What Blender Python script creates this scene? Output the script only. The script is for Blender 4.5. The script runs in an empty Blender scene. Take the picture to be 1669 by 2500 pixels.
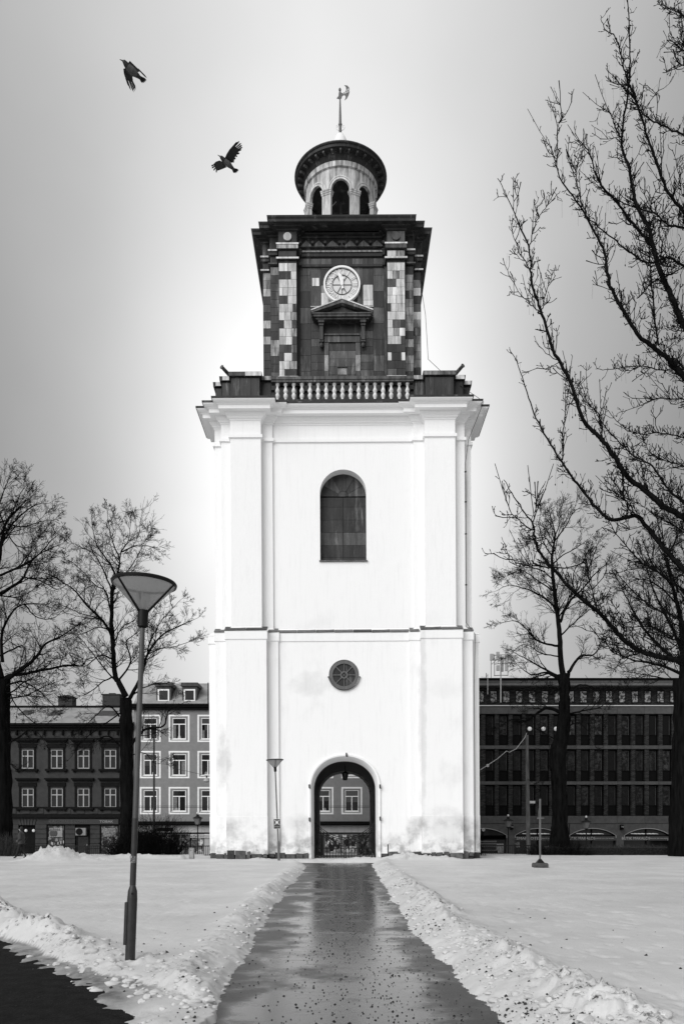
import bpy, bmesh, math, random
import numpy as np
from mathutils import Vector, Matrix
from mathutils.geometry import tessellate_polygon

# ------------------------------------------------------------------ camera, sky, sun, exposure
C = bpy.data.collections.new("scene"); bpy.context.scene.collection.children.link(C)
SC = bpy.context.scene
F = 1954.0; CX = 842.0; HY = 2018.0; CZ = 1.75          # focal length and principal point in photo pixels, eye height
cam = bpy.data.cameras.new("camera"); co = bpy.data.objects.new("camera", cam); C.objects.link(co)
co.location = (0, 0, CZ); co.rotation_euler = (math.pi/2, 0, 0)
cam.sensor_fit = 'HORIZONTAL'; cam.sensor_width = 36.0; cam.lens = F/1669*36
cam.shift_x = -(CX-834.5)/1669; cam.shift_y = (HY-1250)/1669
cam.clip_start = .1; cam.clip_end = 3000
SC.camera = co

SUN_EL = math.radians(32); SUN_AZ = math.radians(214)    # behind the camera, to the left
W = bpy.data.worlds.new("World"); SC.world = W; W.use_nodes = True
nt = W.node_tree; nt.nodes.clear()
def N(t, kind, **kw):
    n = t.nodes.new(kind)
    for k, v in kw.items(): setattr(n, k, v)
    return n
def mth(t, op, a, b=None, c=None, clamp=False):
    n = t.nodes.new('ShaderNodeMath'); n.operation = op; n.use_clamp = clamp
    for i, v in enumerate((a, b, c)):
        if v is None: continue
        if isinstance(v, (int, float)): n.inputs[i].default_value = v
        else: t.links.new(v, n.inputs[i])
    return n.outputs[0]
def maprange(t, v, a, b, c, d, smooth=False):
    n = t.nodes.new('ShaderNodeMapRange'); n.clamp = True
    if smooth: n.interpolation_type = 'SMOOTHSTEP'
    t.links.new(v, n.inputs[0])
    for i, x in enumerate((a, b, c, d)): n.inputs[i+1].default_value = x
    return n.outputs[0]
out = N(nt, 'ShaderNodeOutputWorld'); bg = N(nt, 'ShaderNodeBackground')
sky = N(nt, 'ShaderNodeTexSky', sky_type='NISHITA'); sky.sun_disc = False
sky.sun_elevation = SUN_EL; sky.sun_rotation = SUN_AZ; sky.dust_density = 5
bw = N(nt, 'ShaderNodeRGBToBW'); nt.links.new(sky.outputs[0], bw.inputs[0])
skybw = mth(nt, 'MULTIPLY', mth(nt, 'MINIMUM', bw.outputs[0], 5.0), .06)
tc = N(nt, 'ShaderNodeTexCoord'); sp = N(nt, 'ShaderNodeSeparateXYZ')
nrm = N(nt, 'ShaderNodeVectorMath', operation='NORMALIZE')
nt.links.new(tc.outputs['Generated'], nrm.inputs[0]); nt.links.new(nrm.outputs[0], sp.inputs[0])
ax = mth(nt, 'ABSOLUTE', mth(nt, 'ADD', sp.outputs[0], .02))
cr = N(nt, 'ShaderNodeValToRGB'); nt.links.new(ax, cr.inputs[0])
cr.color_ramp.interpolation = 'B_SPLINE'
els = [(0, .80), (.08, .75), (.15, .65), (.21, .55), (.28, .45), (.34, .36), (.40, .27), (.5, .24), (1, .23)]
e = cr.color_ramp.elements
while len(e) < len(els): e.new(.5)
for el, (p, v) in zip(e, els): el.position = p; el.color = (v/2, v/2, v/2, 1)
front = maprange(nt, sp.outputs[1], -.35, .35, 0, 1, True)
r2 = mth(nt, 'MULTIPLY', cr.outputs[0], 2.0)
cloud = mth(nt, 'ADD', mth(nt, 'MULTIPLY', r2, front), mth(nt, 'MULTIPLY', mth(nt, 'SUBTRACT', 1.0, front), .42))
ns = N(nt, 'ShaderNodeTexNoise'); ns.inputs['Scale'].default_value = 3.2; ns.inputs['Detail'].default_value = 4
nt.links.new(nrm.outputs[0], ns.inputs['Vector'])
cloud = mth(nt, 'MULTIPLY', cloud, maprange(nt, ns.outputs[0], .3, .7, .93, 1.07))
gz = mth(nt, 'MULTIPLY', mth(nt, 'SUBTRACT', sp.outputs[2], .36), .8); gx = mth(nt, 'MULTIPLY', ax, 1.0)
gd = mth(nt, 'SQRT', mth(nt, 'ADD', mth(nt, 'MULTIPLY', gx, gx), mth(nt, 'MULTIPLY', gz, gz)))
glow = mth(nt, 'MULTIPLY', maprange(nt, gd, .03, .30, .46, 0, True), front)
cloud = mth(nt, 'ADD', cloud, glow)
EXPO = .88
tot = mth(nt, 'ADD', mth(nt, 'MULTIPLY', cloud, 10.0/2**EXPO), skybw)
cmb = N(nt, 'ShaderNodeCombineColor')
for i in range(3): nt.links.new(tot, cmb.inputs[i])
nt.links.new(cmb.outputs[0], bg.inputs[0]); bg.inputs[1].default_value = .1
nt.links.new(bg.outputs[0], out.inputs[0])

sl = bpy.data.lights.new("sun", 'SUN'); sl.energy = 1.5; sl.angle = math.radians(50); sl.color = (1, 1, 1)
so = bpy.data.objects.new("sun", sl); C.objects.link(so)
sd = Vector((math.sin(SUN_AZ)*math.cos(SUN_EL), math.cos(SUN_AZ)*math.cos(SUN_EL), math.sin(SUN_EL)))
so.rotation_euler = sd.to_track_quat('Z', 'Y').to_euler(); so.location = sd*60
SC.view_settings.view_transform = 'Standard'; SC.view_settings.look = 'None'
SC.view_settings.exposure = EXPO; SC.view_settings.gamma = 1; SC.view_settings.use_curve_mapping = False

# ------------------------------------------------------------------ helpers
rnd = random.Random(7)
def P(px, py, Y): return Vector(((px-CX)*Y/F, Y, CZ+(HY-py)*Y/F))
def PX(px, Y): return (px-CX)*Y/F
def PZ(py, Y): return CZ+(HY-py)*Y/F

class MB:
    def __init__(s): s.v = []; s.f = []; s.m = []
    def add(s, vs, fs, m=0):
        b = len(s.v); s.v += [tuple(v) for v in vs]
        s.f += [tuple(i+b for i in f) for f in fs]; s.m += [m]*len(fs)
    def box(s, x0, x1, y0, y1, z0, z1, m=0):
        s.add([(x0,y0,z0),(x1,y0,z0),(x1,y1,z0),(x0,y1,z0),(x0,y0,z1),(x1,y0,z1),(x1,y1,z1),(x0,y1,z1)],
              [(0,3,2,1),(4,5,6,7),(0,1,5,4),(1,2,6,5),(2,3,7,6),(3,0,4,7)], m)
    def tube(s, pts, rs, n=6, m=0, cap=True):
        pts = [Vector(p) for p in pts]
        if isinstance(rs, (int, float)): rs = [rs]*len(pts)
        vs = []; fs = []; k = len(pts)
        up = Vector((0, 0, 1)) if abs((pts[-1]-pts[0]).normalized().z) < .9 else Vector((1, 0, 0))
        for i, p in enumerate(pts):
            d = (pts[min(i+1, k-1)]-pts[max(i-1, 0)])
            d = d.normalized() if d.length > 1e-9 else Vector((0, 0, 1))
            a = d.cross(up); a = a.normalized() if a.length > 1e-6 else Vector((1, 0, 0)); b = d.cross(a)
            up = a.cross(d)
            for j in range(n):
                t = 2*math.pi*j/n; vs.append(p+a*(rs[i]*math.cos(t))+b*(rs[i]*math.sin(t)))
        for i in range(k-1):
            for j in range(n):
                fs.append((i*n+j, i*n+(j+1) % n, (i+1)*n+(j+1) % n, (i+1)*n+j))
        if cap: fs.append(tuple(reversed(range(n)))); fs.append(tuple((k-1)*n+j for j in range(n)))
        s.add(vs, [tuple(reversed(f)) for f in fs], m)
    def lathe(s, prof, n=24, c=(0, 0), m=0, closed=True, a0=0., a1=2*math.pi):
        vs = []; fs = []; k = len(prof); full = abs(a1-a0-2*math.pi) < 1e-6; nn = n if full else n+1
        for r, z in prof:
            for j in range(nn):
                t = a0+(a1-a0)*j/n; vs.append((c[0]+r*math.cos(t), c[1]+r*math.sin(t), z))
        for i in range(k-1):
            for j in range(n):
                j2 = (j+1) % nn if full else j+1
                fs.append((i*nn+j, i*nn+j2, (i+1)*nn+j2, (i+1)*nn+j))
        if closed and full: fs.append(tuple(reversed(range(n)))); fs.append(tuple((k-1)*n+j for j in range(n)))
        s.add(vs, fs, m)
    def sweep(s, poly, prof, m=0, skip=(), top=False, bottom=False):
        """prof: list of (offset, z) round an axis-aligned counterclockwise polygon"""
        n = len(poly); vs = []; fs = []
        for p, z in prof:
            for i in range(n):
                a, b, c = poly[i-1], poly[i], poly[(i+1) % n]
                d1 = (b[0]-a[0], b[1]-a[1]); d2 = (c[0]-b[0], c[1]-b[1])
                l1 = math.hypot(*d1); l2 = math.hypot(*d2)
                n1 = (d1[1]/l1, -d1[0]/l1); n2 = (d2[1]/l2, -d2[0]/l2)
                if abs(n1[0]*n2[0]+n1[1]*n2[1]) > .9: o = n1
                else: o = (n1[0]+n2[0], n1[1]+n2[1])
                vs.append((b[0]+o[0]*p, b[1]+o[1]*p, z))
        for k in range(len(prof)-1):
            for i in range(n):
                if i in skip: continue
                j = (i+1) % n
                fs.append((k*n+i, k*n+j, (k+1)*n+j, (k+1)*n+i))
        if top: fs.append(tuple((len(prof)-1)*n+i for i in range(n)))
        if bottom: fs.append(tuple(reversed(range(n))))
        s.add(vs, fs, m)
    def loft(s, rings, m=0, closed=False, flip=False):
        n = len(rings[0]); vs = [v for r in rings for v in r]; fs = []
        for k in range(len(rings)-1):
            for i in range(n if closed else n-1):
                j = (i+1) % n; f = (k*n+i, k*n+j, (k+1)*n+j, (k+1)*n+i)
                fs.append(tuple(reversed(f)) if flip else f)
        s.add(vs, fs, m)
    def facade(s, x0, x1, z0, z1, holes, y, m=0):
        """flat wall in the xz plane with rectangular openings, cut as a grid"""
        R_ = [(h[0][0], h[2][0], h[0][1], h[2][1]) for h in holes]
        X = sorted({x0, x1, *[r_[0] for r_ in R_], *[r_[1] for r_ in R_]}); Z = sorted({z0, z1, *[r_[2] for r_ in R_], *[r_[3] for r_ in R_]})
        for a, c in zip(X[:-1], X[1:]):
            for e_, f_ in zip(Z[:-1], Z[1:]):
                mx_, mz_ = (a+c)/2, (e_+f_)/2
                if any(r_[0] < mx_ < r_[1] and r_[2] < mz_ < r_[3] for r_ in R_): continue
                s.add([(a, y, e_), (c, y, e_), (c, y, f_), (a, y, f_)], [(0, 1, 2, 3)], m)
    def prism(s, pts, y0, y1, m=0):
        """pts: (x,z) outline, extruded from y0 (front) to y1"""
        n = len(pts); vs = [(x, y0, z) for x, z in pts]+[(x, y1, z) for x, z in pts]
        fs = [tuple(range(n)), tuple(reversed(range(n, 2*n)))]
        fs += [(j, i, n+i, n+j) for i in range(n) for j in [(i+1) % n]]
        s.add(vs, fs, m)
    def panel(s, loops, y, m=0):
        """flat face with holes in the xz plane facing -y"""
        L = [[Vector((x, z, 0)) for x, z in lp] for lp in loops]
        tr = tessellate_polygon(L); vs = [(v.x, y, v.y) for lp in L for v in lp]
        fs = []
        for t in tr:
            a, b, c = (vs[i] for i in t)
            cr_ = (b[0]-a[0])*(c[2]-a[2])-(b[2]-a[2])*(c[0]-a[0])
            fs.append(t if cr_ > 0 else tuple(reversed(t)))
        s.add(vs, fs, m)
    def build(s, name, mats, parent=None, smooth=False, fix=False):
        me = bpy.data.meshes.new(name); me.from_pydata(s.v, [], s.f)
        if not isinstance(mats, (list, tuple)): mats = [mats]
        for x in mats: me.materials.append(x)
        if len(mats) > 1: me.polygons.foreach_set('material_index', s.m)
        if fix:
            bm = bmesh.new(); bm.from_mesh(me); bmesh.ops.recalc_face_normals(bm, faces=bm.faces); bm.to_mesh(me); bm.free()
        if smooth:
            me.polygons.foreach_set('use_smooth', [True]*len(me.polygons))
            me.set_sharp_from_angle(angle=math.radians(40))
        me.update()
        return link(name, me, parent)
def link(name, me, parent=None, loc=None, scale=None, mat=None):
    o = bpy.data.objects.new(name, me); C.objects.link(o)
    if parent is not None: o.parent = parent
    if loc is not None: o.location = loc
    if scale is not None: o.scale = scale
    if mat is not None:
        o.material_slots[0].link = 'OBJECT'; o.material_slots[0].material = mat
    return o
def thing(name, label, cat, loc=(0, 0, 0), rot=(0, 0, 0), group=None):
    o = bpy.data.objects.new(name, None); C.objects.link(o); o.empty_display_size = .3
    o.location = loc; o.rotation_euler = rot
    return tag(o, label, cat, group)
def tag(o, label, cat, group=None):
    o['label'] = label; o['category'] = cat
    if group: o['group'] = group
    return o
def kind(o, k): o['kind'] = k; return o
def copy_thing(o, parent=None):
    c = o.copy(); C.objects.link(c)
    if parent: c.parent = parent
    for ch in list(o.children): copy_thing(ch, c)
    return c
_box = None
def boxmesh():
    global _box
    if _box is None:
        b = MB(); b.box(-.5, .5, -.5, .5, -.5, .5)
        me = bpy.data.meshes.new("piece"); me.from_pydata(b.v, [], b.f)
        # a light chamfer so edges catch light
        bm = bmesh.new(); bm.from_mesh(me)
        front_e = [e for e in bm.edges if all(v.co.y < 0 for v in e.verts)]
        bmesh.ops.bevel(bm, geom=front_e, offset=.02, segments=1, affect='EDGES'); bm.to_mesh(me); bm.free()
        me.materials.append(None); _box = me
    return _box
def piece(name, parent, x0, x1, y0, y1, z0, z1, mat):
    return link(name, boxmesh(), parent, ((x0+x1)/2, (y0+y1)/2, (z0+z1)/2), (x1-x0, y1-y0, z1-z0), mat)
def text(name, body, size, mat, parent, loc, rot=(math.pi/2, 0, 0), align='CENTER', ext=.004, sx=1.):
    cu = bpy.data.curves.new(name, 'FONT'); cu.body = body; cu.size = size; cu.extrude = ext
    cu.align_x = align; cu.align_y = 'CENTER'; cu.resolution_u = 3
    o = bpy.data.objects.new(name, cu); C.objects.link(o)
    dg = bpy.context.evaluated_depsgraph_get()
    me = bpy.data.meshes.new_from_object(o.evaluated_get(dg)); C.objects.unlink(o); bpy.data.objects.remove(o)
    me.materials.clear(); me.materials.append(mat)
    q = link(name, me, parent, loc, (sx, 1, 1)); q.rotation_euler = rot
    return q

# ------------------------------------------------------------------ materials
def M(name, col, rough=.8, var=.0, scale=4., streak=False, bump=0., objrand=0., metallic=0., spec=.4, fine=0., bdist=.02, patina=0.):
    m = bpy.data.materials.new(name); m.use_nodes = True; t = m.node_tree
    b = t.nodes['Principled BSDF']; b.inputs['Roughness'].default_value = rough
    b.inputs['Metallic'].default_value = metallic; b.inputs['Specular IOR Level'].default_value = spec
    b.inputs['Base Color'].default_value = (col, col, col, 1)
    g = N(t, 'ShaderNodeNewGeometry'); mp = N(t, 'ShaderNodeMapping')
    t.links.new(g.outputs['Position'], mp.inputs[0])
    if streak: mp.inputs['Scale'].default_value = (1, 1, .13)
    fac = None
    if var or bump:
        n = N(t, 'ShaderNodeTexNoise'); n.inputs['Scale'].default_value = scale; n.inputs['Detail'].default_value = 6
        n.inputs['Roughness'].default_value = .62
        t.links.new(mp.outputs[0], n.inputs['Vector'])
        fac = maprange(t, n.outputs[0], .28, .72, 1-var, 1+var)
    if fine:
        n2 = N(t, 'ShaderNodeTexNoise'); n2.inputs['Scale'].default_value = scale*9; n2.inputs['Detail'].default_value = 3
        t.links.new(g.outputs['Position'], n2.inputs['Vector'])
        f2 = maprange(t, n2.outputs[0], .3, .7, 1-fine, 1+fine)
        fac = mth(t, 'MULTIPLY', fac, f2) if fac is not None else f2
    if patina:
        n4 = N(t, 'ShaderNodeTexNoise'); n4.inputs['Scale'].default_value = 2.3; n4.inputs['Detail'].default_value = 9; n4.inputs['Roughness'].default_value = .72
        t.links.new(mp.outputs[0], n4.inputs['Vector']); f4 = maprange(t, n4.outputs[0], .56, .70, 1, patina)
        fac = mth(t, 'MULTIPLY', fac, f4) if fac is not None else f4
    if objrand:
        oi = N(t, 'ShaderNodeObjectInfo')
        f3 = maprange(t, oi.outputs['Random'], 0, 1, 1-objrand, 1+objrand)
        fac = mth(t, 'MULTIPLY', fac, f3) if fac is not None else f3
    if fac is not None:
        v = mth(t, 'MULTIPLY', fac, col, clamp=True)
        cc = N(t, 'ShaderNodeCombineColor')
        for i in range(3): t.links.new(v, cc.inputs[i])
        t.links.new(cc.outputs[0], b.inputs['Base Color'])
    if bump:
        bp = N(t, 'ShaderNodeBump'); bp.inputs['Strength'].default_value = bump; bp.inputs['Distance'].default_value = bdist
        n3 = N(t, 'ShaderNodeTexNoise'); n3.inputs['Scale'].default_value = scale*4; n3.inputs['Detail'].default_value = 5
        t.links.new(g.outputs['Position'], n3.inputs['Vector'])
        t.links.new(n3.outputs[0], bp.inputs['Height']); t.links.new(bp.outputs[0], b.inputs['Normal'])
    return m
def plaster_mat():
    m = M('white_plaster', .83, .9, bump=.45, scale=3, bdist=.02); t = m.node_tree; b = t.nodes['Principled BSDF']
    g = N(t, 'ShaderNodeNewGeometry'); s = N(t, 'ShaderNodeSeparateXYZ'); t.links.new(g.outputs['Position'], s.inputs[0])
    def noise(sc, det=5, map_=(1, 1, 1), rough=.6):
        mp = N(t, 'ShaderNodeMapping'); mp.inputs['Scale'].default_value = map_; t.links.new(g.outputs['Position'], mp.inputs[0])
        n = N(t, 'ShaderNodeTexNoise'); n.inputs['Scale'].default_value = sc; n.inputs['Detail'].default_value = det
        n.inputs['Roughness'].default_value = rough
        t.links.new(mp.outputs[0], n.inputs['Vector']); return n.outputs[0]
    a = maprange(t, noise(.55, 6), .44, .68, 0, 1, True)
    low = maprange(t, s.outputs[2], 1.7, 2.5, 1, 0, True)
    low2 = maprange(t, s.outputs[2], .5, 1.5, 1, 0, True)
    st = mth(t, 'MULTIPLY', mth(t, 'MULTIPLY', a, low), .45)
    b2 = maprange(t, noise(1.8, 7), .42, .62, 0, 1, True)
    st = mth(t, 'ADD', st, mth(t, 'MULTIPLY', mth(t, 'MULTIPLY', b2, low2), .38))
    mid = maprange(t, s.outputs[2], 9, 15, 1, .25, True)
    c2 = maprange(t, noise(.42, 7, (1, 1, .7)), .56, .74, 0, 1, True)
    st = mth(t, 'ADD', st, mth(t, 'MULTIPLY', mth(t, 'MULTIPLY', c2, mid), .12))
    st = mth(t, 'ADD', st, mth(t, 'MULTIPLY', maprange(t, noise(7, 6, (1, 1, .08)), .52, .75, 0, 1), .06))
    soft = maprange(t, noise(1.3, 5), .3, .7, 0, 1)
    for X_, Z_, sx_, sz_, am in ((-6.35, 5.2, .30, 1.3, .38), (-1.9, 9.3, .9, .5, .22), (4.05, 7.5, .16, 4.2, .30), (5.4, 1.6, 1.1, .9, .24), (-3.6, 1.2, .35, .8, .40), (-2.6, 1.9, .6, .4, .25), (6.5, 19.6, .08, 1.0, .5), (3.6, 1.2, .3, .9, .35), (5.3, 9., .7, .5, .10)):
        dx_ = mth(t, 'DIVIDE', mth(t, 'SUBTRACT', s.outputs[0], X_), sx_); dz_ = mth(t, 'DIVIDE', mth(t, 'SUBTRACT', s.outputs[2], Z_), sz_)
        r_ = mth(t, 'ADD', mth(t, 'MULTIPLY', dx_, dx_), mth(t, 'MULTIPLY', dz_, dz_))
        g_ = maprange(t, mth(t, 'ADD', r_, mth(t, 'MULTIPLY', mth(t, 'SUBTRACT', soft, .5), 2.2)), 2.4, -.4, 0, am*.62, True)
        st = mth(t, 'ADD', st, g_)
    v = mth(t, 'MULTIPLY', mth(t, 'SUBTRACT', 1.0, st, clamp=True), .86)
    cc = N(t, 'ShaderNodeCombineColor')
    for i in range(3): t.links.new(v, cc.inputs[i])
    t.links.new(cc.outputs[0], b.inputs['Base Color'])
    return m
PL = plaster_mat()
TRIMW = M('pale_band', .8, .8, var=.08, scale=6)
CUD = M('copper_dark', .024, rough=.55, patina=7., var=.75, scale=3.5, streak=True, bump=.3, objrand=.35, spec=.35, fine=.2)
CUM = M('copper_mid', .065, rough=.6, patina=4., var=.8, scale=4.5, streak=True, bump=.3, objrand=.4, spec=.35, fine=.25)
CUP = M('copper_pale', .54, .7, patina=.45, var=.5, scale=5, streak=True, bump=.2, objrand=.22, spec=.3, fine=.12)
CUS = M('copper_streaked', .26, .65, patina=.3, var=.95, scale=7, streak=True, bump=.2, objrand=.3, spec=.3, fine=.3)
CUB = M('copper_body', .017, rough=.6, patina=7., var=.6, scale=3, streak=True, bump=.3, spec=.35, fine=.3)
STONE = M('foundation_stone', .07, .85, var=.5, scale=5, bump=.6, objrand=.7)
TUN = M('passage_gloom', .035, .7, var=.2, scale=2)  # near black: the shade inside the unlit passage is put into the wall colour
WHT = M('white_paint', .82, .6, var=.05, scale=10)
WHB = M('white_baluster', .66, .7, var=.18, scale=7, streak=True)
CLK = M('clock_glass', .60, .45, var=.06, scale=3)
IRON = M('black_iron', .006, .5, spec=.2, var=.3, scale=10)
IRONG = M('grey_metal', .10, .55, var=.3, scale=7, streak=True, spec=.5, fine=.15)
PALEM = M('pale_metal', .42, .5, var=.2, scale=5)
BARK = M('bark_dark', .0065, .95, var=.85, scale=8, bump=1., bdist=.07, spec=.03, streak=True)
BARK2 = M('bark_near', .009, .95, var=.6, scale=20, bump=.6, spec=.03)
GLASS = M('window_glass', .012, .08, spec=.6)
# ------------------------------------------------------------------ the bell tower
TY = 48.9
TW = thing('bell_tower', 'tall white bell tower with dark copper belfry, clock and round lantern', 'bell tower',
           (0, TY, 0), (0, -math.radians(.315), 0))
def plan(w, b, Fp, xin, p0, p1):
    side = [(-p1, b), (-p1, Fp), (-p0, Fp), (-p0, b), (-xin, b), (-xin, w), (xin, w), (xin, b), (p0, b), (p0, Fp), (p1, Fp), (p1, b), (b, b)]
    P_ = []
    for k in range(4):
        for t, d in side:
            if k == 0: P_.append((t, -d))
            elif k == 1: P_.append((d, t))
            elif k == 2: P_.append((-t, d))
            else: P_.append((-d, -t))
    return P_
WE = (5, 31)          # edge index of the wall panel between the pilasters, front and back
def arch(hw, ztop, z0, n=28, e=2.12, rise=.95, cx=0.):
    zs = ztop-rise*hw; pts = [(cx-hw, z0)]
    for i in range(n+1):
        a = math.pi-math.pi*i/n; c, s = math.cos(a), math.sin(a)
        pts.append((cx+hw*math.copysign(abs(c)**(2/e), c), zs+rise*hw*abs(s)**(2/e)))
    pts.append((cx+hw, z0)); return pts
def circle(r, cz, n=40, cx=0.): return [(cx+r*math.cos(2*math.pi*i/n), cz+r*math.sin(2*math.pi*i/n)) for i in range(n)]

# --- lower stage
pl1 = plan(6.64, 6.77, 7.20, 3.45, 4.04, 6.157)
b = MB()
b.sweep(pl1, [(0, .30), (0, 11.50), (.05, 11.54), (.05, 11.95)], skip=WE)
b.sweep(pl1, [(.06, 11.955), (-.30, 12.27)], skip=())
zt = 11.54
front = [(-3.45, .30), (-1.90, .30)]+arch(1.90, 5.58, .30)[1:-1]+[(1.90, .30), (3.45, .30), (3.45, zt), (-3.45, zt)]
RW = (.0, 9.76)
b.panel([front, circle(.80, 9.76)[::-1]], -6.64)
b.panel([[(-3.45, zt), (3.45, zt), (3.45, 11.95), (-3.45, 11.95)]], -6.69)
b.add([(-3.45, -6.64, zt-.04), (3.45, -6.64, zt-.04), (3.45, -6.69, zt), (-3.45, -6.69, zt)], [(0, 1, 2, 3)])
back = [(-3.45, .05), (-1.72, .05)]+arch(1.72, 5.40, .05)[1:-1]+[(1.72, .05), (3.45, .05), (3.45, 11.95), (-3.45, 11.95)]
vb = len(b.v); b.panel([back], 6.64)
b.v[vb:] = [(x, 6.64, z) for x, y, z in b.v[vb:]]
# reveal of the round window
c0 = circle(.80, 9.76); c1 = circle(.78, 9.76)
b.loft([[(x, -6.64, z) for x, z in c0], [(x, -6.50, z) for x, z in c1]], closed=True)
b.build('lower_stage', PL, TW, fix=False)
# arch surround and passage
def ring(hw, zt_, y, z0=.0): return [(x, y, z) for x, z in arch(hw, zt_, z0)]
b = MB(); b.loft([ring(1.905, 5.585, -6.64), ring(1.90, 5.58, -6.70), ring(1.86, 5.53, -6.735), ring(1.78, 5.45, -6.72), ring(1.72, 5.38, -6.60),
                  ring(1.67, 5.29, -6.30), ring(1.64, 5.23, -6.05)])
b.build('arch_surround', PL, TW, smooth=True)
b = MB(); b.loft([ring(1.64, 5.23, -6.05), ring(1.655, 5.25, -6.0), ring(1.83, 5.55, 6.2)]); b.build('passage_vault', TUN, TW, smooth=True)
b = MB(); b.loft([ring(1.83, 5.55, 6.2), ring(1.72, 5.40, 6.2), ring(1.72, 5.40, 6.64)]); b.build('rear_arch_surround', PL, TW)
# faint plinth step
b = MB(); b.sweep(pl1, [(0, .30), (.012, .30), (.012, 2.29), (0, 2.31)], skip=WE)
for s in (-1, 1):
    x0, x1 = sorted((s*3.45, s*1.93)); b.box(x0, x1, -6.652, -6.63, .30, 2.30)
b.build('plinth', PL, TW)
# ledge slabs over the string course
r = random.Random(3)
for x0, x1, y in ((-6.22, -3.98, -7.26), (3.98, 6.22, -7.26), (-6.83, -6.22, -6.83), (6.22, 6.83, -6.83), (-3.98, -3.46, -6.83), (3.46, 3.98, -6.83), (-3.45, 3.45, -6.70)):
    x = x0; w_ = .95 if x1-x0 > 1.5 else x1-x0
    k = max(1, round((x1-x0)/w_))
    for i in range(k):
        a, c = x0+(x1-x0)*i/k, x0+(x1-x0)*(i+1)/k
        q = MB(); dz = r.uniform(-.015, .02); h = r.uniform(.0, .03)
        q.add([(a+.01, y, 11.97+dz), (c-.01, y, 11.97+dz+h), (c-.01, y, 12.03+dz+h), (a+.01, y, 12.03+dz), (a+.01, y+.42, 12.28), (c-.01, y+.42, 12.28),
               (a+.01, y+.42, 12.2), (c-.01, y+.42, 12.2)], [(0, 1, 2, 3), (3, 2, 5, 4), (6, 7, 1, 0), (0, 3, 4, 6), (2, 1, 7, 5)])
        q.build('ledge_slab', STONE if r.random() < .45 else IRONG, TW)
# --- foundation stones
FS = thing_parent = bpy.data.objects.new('foundation', None); C.objects.link(FS); FS.parent = TW
b = MB(); b.sweep(pl1, [(-.05, -.3), (-.05, .31)], skip=(5, 31)); 
for s in (-1, 1):
    x0, x1 = sorted((s*3.4, s*1.92)); b.box(x0, x1, -6.61, -6.4, -.3, .305)
b.build('foundation_core', CUD, FS)
def stones(x0, x1, y, h=.36, yend=None):
    x = x0
    while x < x1-.05:
        w_ = min(r.uniform(.28, .62), x1-x)
        if x1-(x+w_) < .18: w_ = x1-x
        two = r.random() < .35; zt_ = h+r.uniform(-.04, .06)
        for (z0, z1) in (((-.25, .14), (.155, zt_)) if two else ((-.25, zt_),)):
            j = [r.uniform(-.025, .025) for _ in range(8)]
            q = MB(); d = r.uniform(.0, .06)
            q.add([(x+.012, y, z0), (x+w_-.012, y, z0), (x+w_-.015+j[0], y, z1+j[1]), (x+.015+j[2], y, z1+j[3]),
                   (x+.02, y-.05-d, z0), (x+w_-.02, y-.05-d, z0), (x+w_-.035+j[4], y-.05-d, z1-.03+j[5]), (x+.035+j[6], y-.05-d, z1-.03+j[7])],
                  [(4, 5, 6, 7), (0, 1, 5, 4), (1, 2, 6, 5), (2, 3, 7, 6), (3, 0, 4, 7)])
            q.build('stone', STONE, FS)
        x += w_
stones(-6.157, -4.9, -7.19, .50); stones(-4.9, -4.04, -7.19, .30); stones(4.04, 6.157, -7.19, .36)
stones(-6.77, -6.157, -6.76); stones(6.157, 6.77, -6.76); stones(-4.04, -3.45, -6.76); stones(3.45, 4.04, -6.76)
stones(-3.45, -1.93, -6.63, .34); stones(1.93, 3.45, -6.63, .34); stones(-7.2, -6.77, -6.15); stones(6.77, 7.2, -6.15)
# hinge pins of the arch
b = MB()
for x, z in ((-1.86, 3.88), (1.86, 3.85), (-1.86, 2.13), (1.86, 2.16), (.1, 5.53)):
    q = MB(); q.box(x-.035, x+.035, -6.83, -6.70, z-.09, z+.09); q.box(x-.02, x+.07, -6.81, -6.72, z-.12, z-.09); q.build('hinge_pin', IRON, TW)
# round window
RWo = bpy.data.objects.new('round_window', None); C.objects.link(RWo); RWo.parent = TW; RWo.location = (0, 0, 9.76)
def disc(b, r0, r1, y0, y1, n=40):
    a = circle(r1, 0, n); c = circle(r0, 0, n) if r0 > 0 else None
    if c:
        b.loft([[(x, y1, z) for x, z in a], [(x, y0, z) for x, z in a], [(x, y0, z) for x, z in c], [(x, y1, z) for x, z in c]], closed=True)
    else: b.prism(circle(r1, 0, n), y0, y1)
b = MB(); disc(b, .60, .78, -6.60, -6.50); b.build('frame', IRONG, RWo, smooth=True)
b = MB(); disc(b, 0, .61, -6.53, -6.50); b.build('pane', CUD, RWo)
b = MB(); disc(b, .13, .20, -6.60, -6.53, 24); b.build('hub', IRONG, RWo)
for k in range(8):
    a = k*math.pi/4; q = MB(); q.box(.19, .61, -6.58, -6.53, -.022, .022); o = q.build('spoke', IRONG, RWo); o.rotation_euler = (0, a, 0)
for k in range(2):
    q = MB(); q.box(-.14, .14, -6.575-.003*k, -6.53, -.014, .014); o = q.build('hub_bar', IRONG, RWo); o.rotation_euler = (0, math.pi/4+k*math.pi/2, 0)
b = MB(); arcp = [(.81*math.cos(t), .81*math.sin(t)) for t in np.linspace(math.pi+.18, 2*math.pi-.18, 22)]
b.loft([[(x, -6.63, z) for x, z in arcp], [(x*1.01, -6.76, z*1.01) for x, z in arcp], [(x*1.035, -6.76, z*1.035) for x, z in arcp], [(x*1.03, -6.63, z*1.03) for x, z in arcp]])
b.box(-.85, -.79, -6.76, -6.63, -.16, -.10); b.box(.79, .85, -6.76, -6.63, -.16, -.10)
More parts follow.
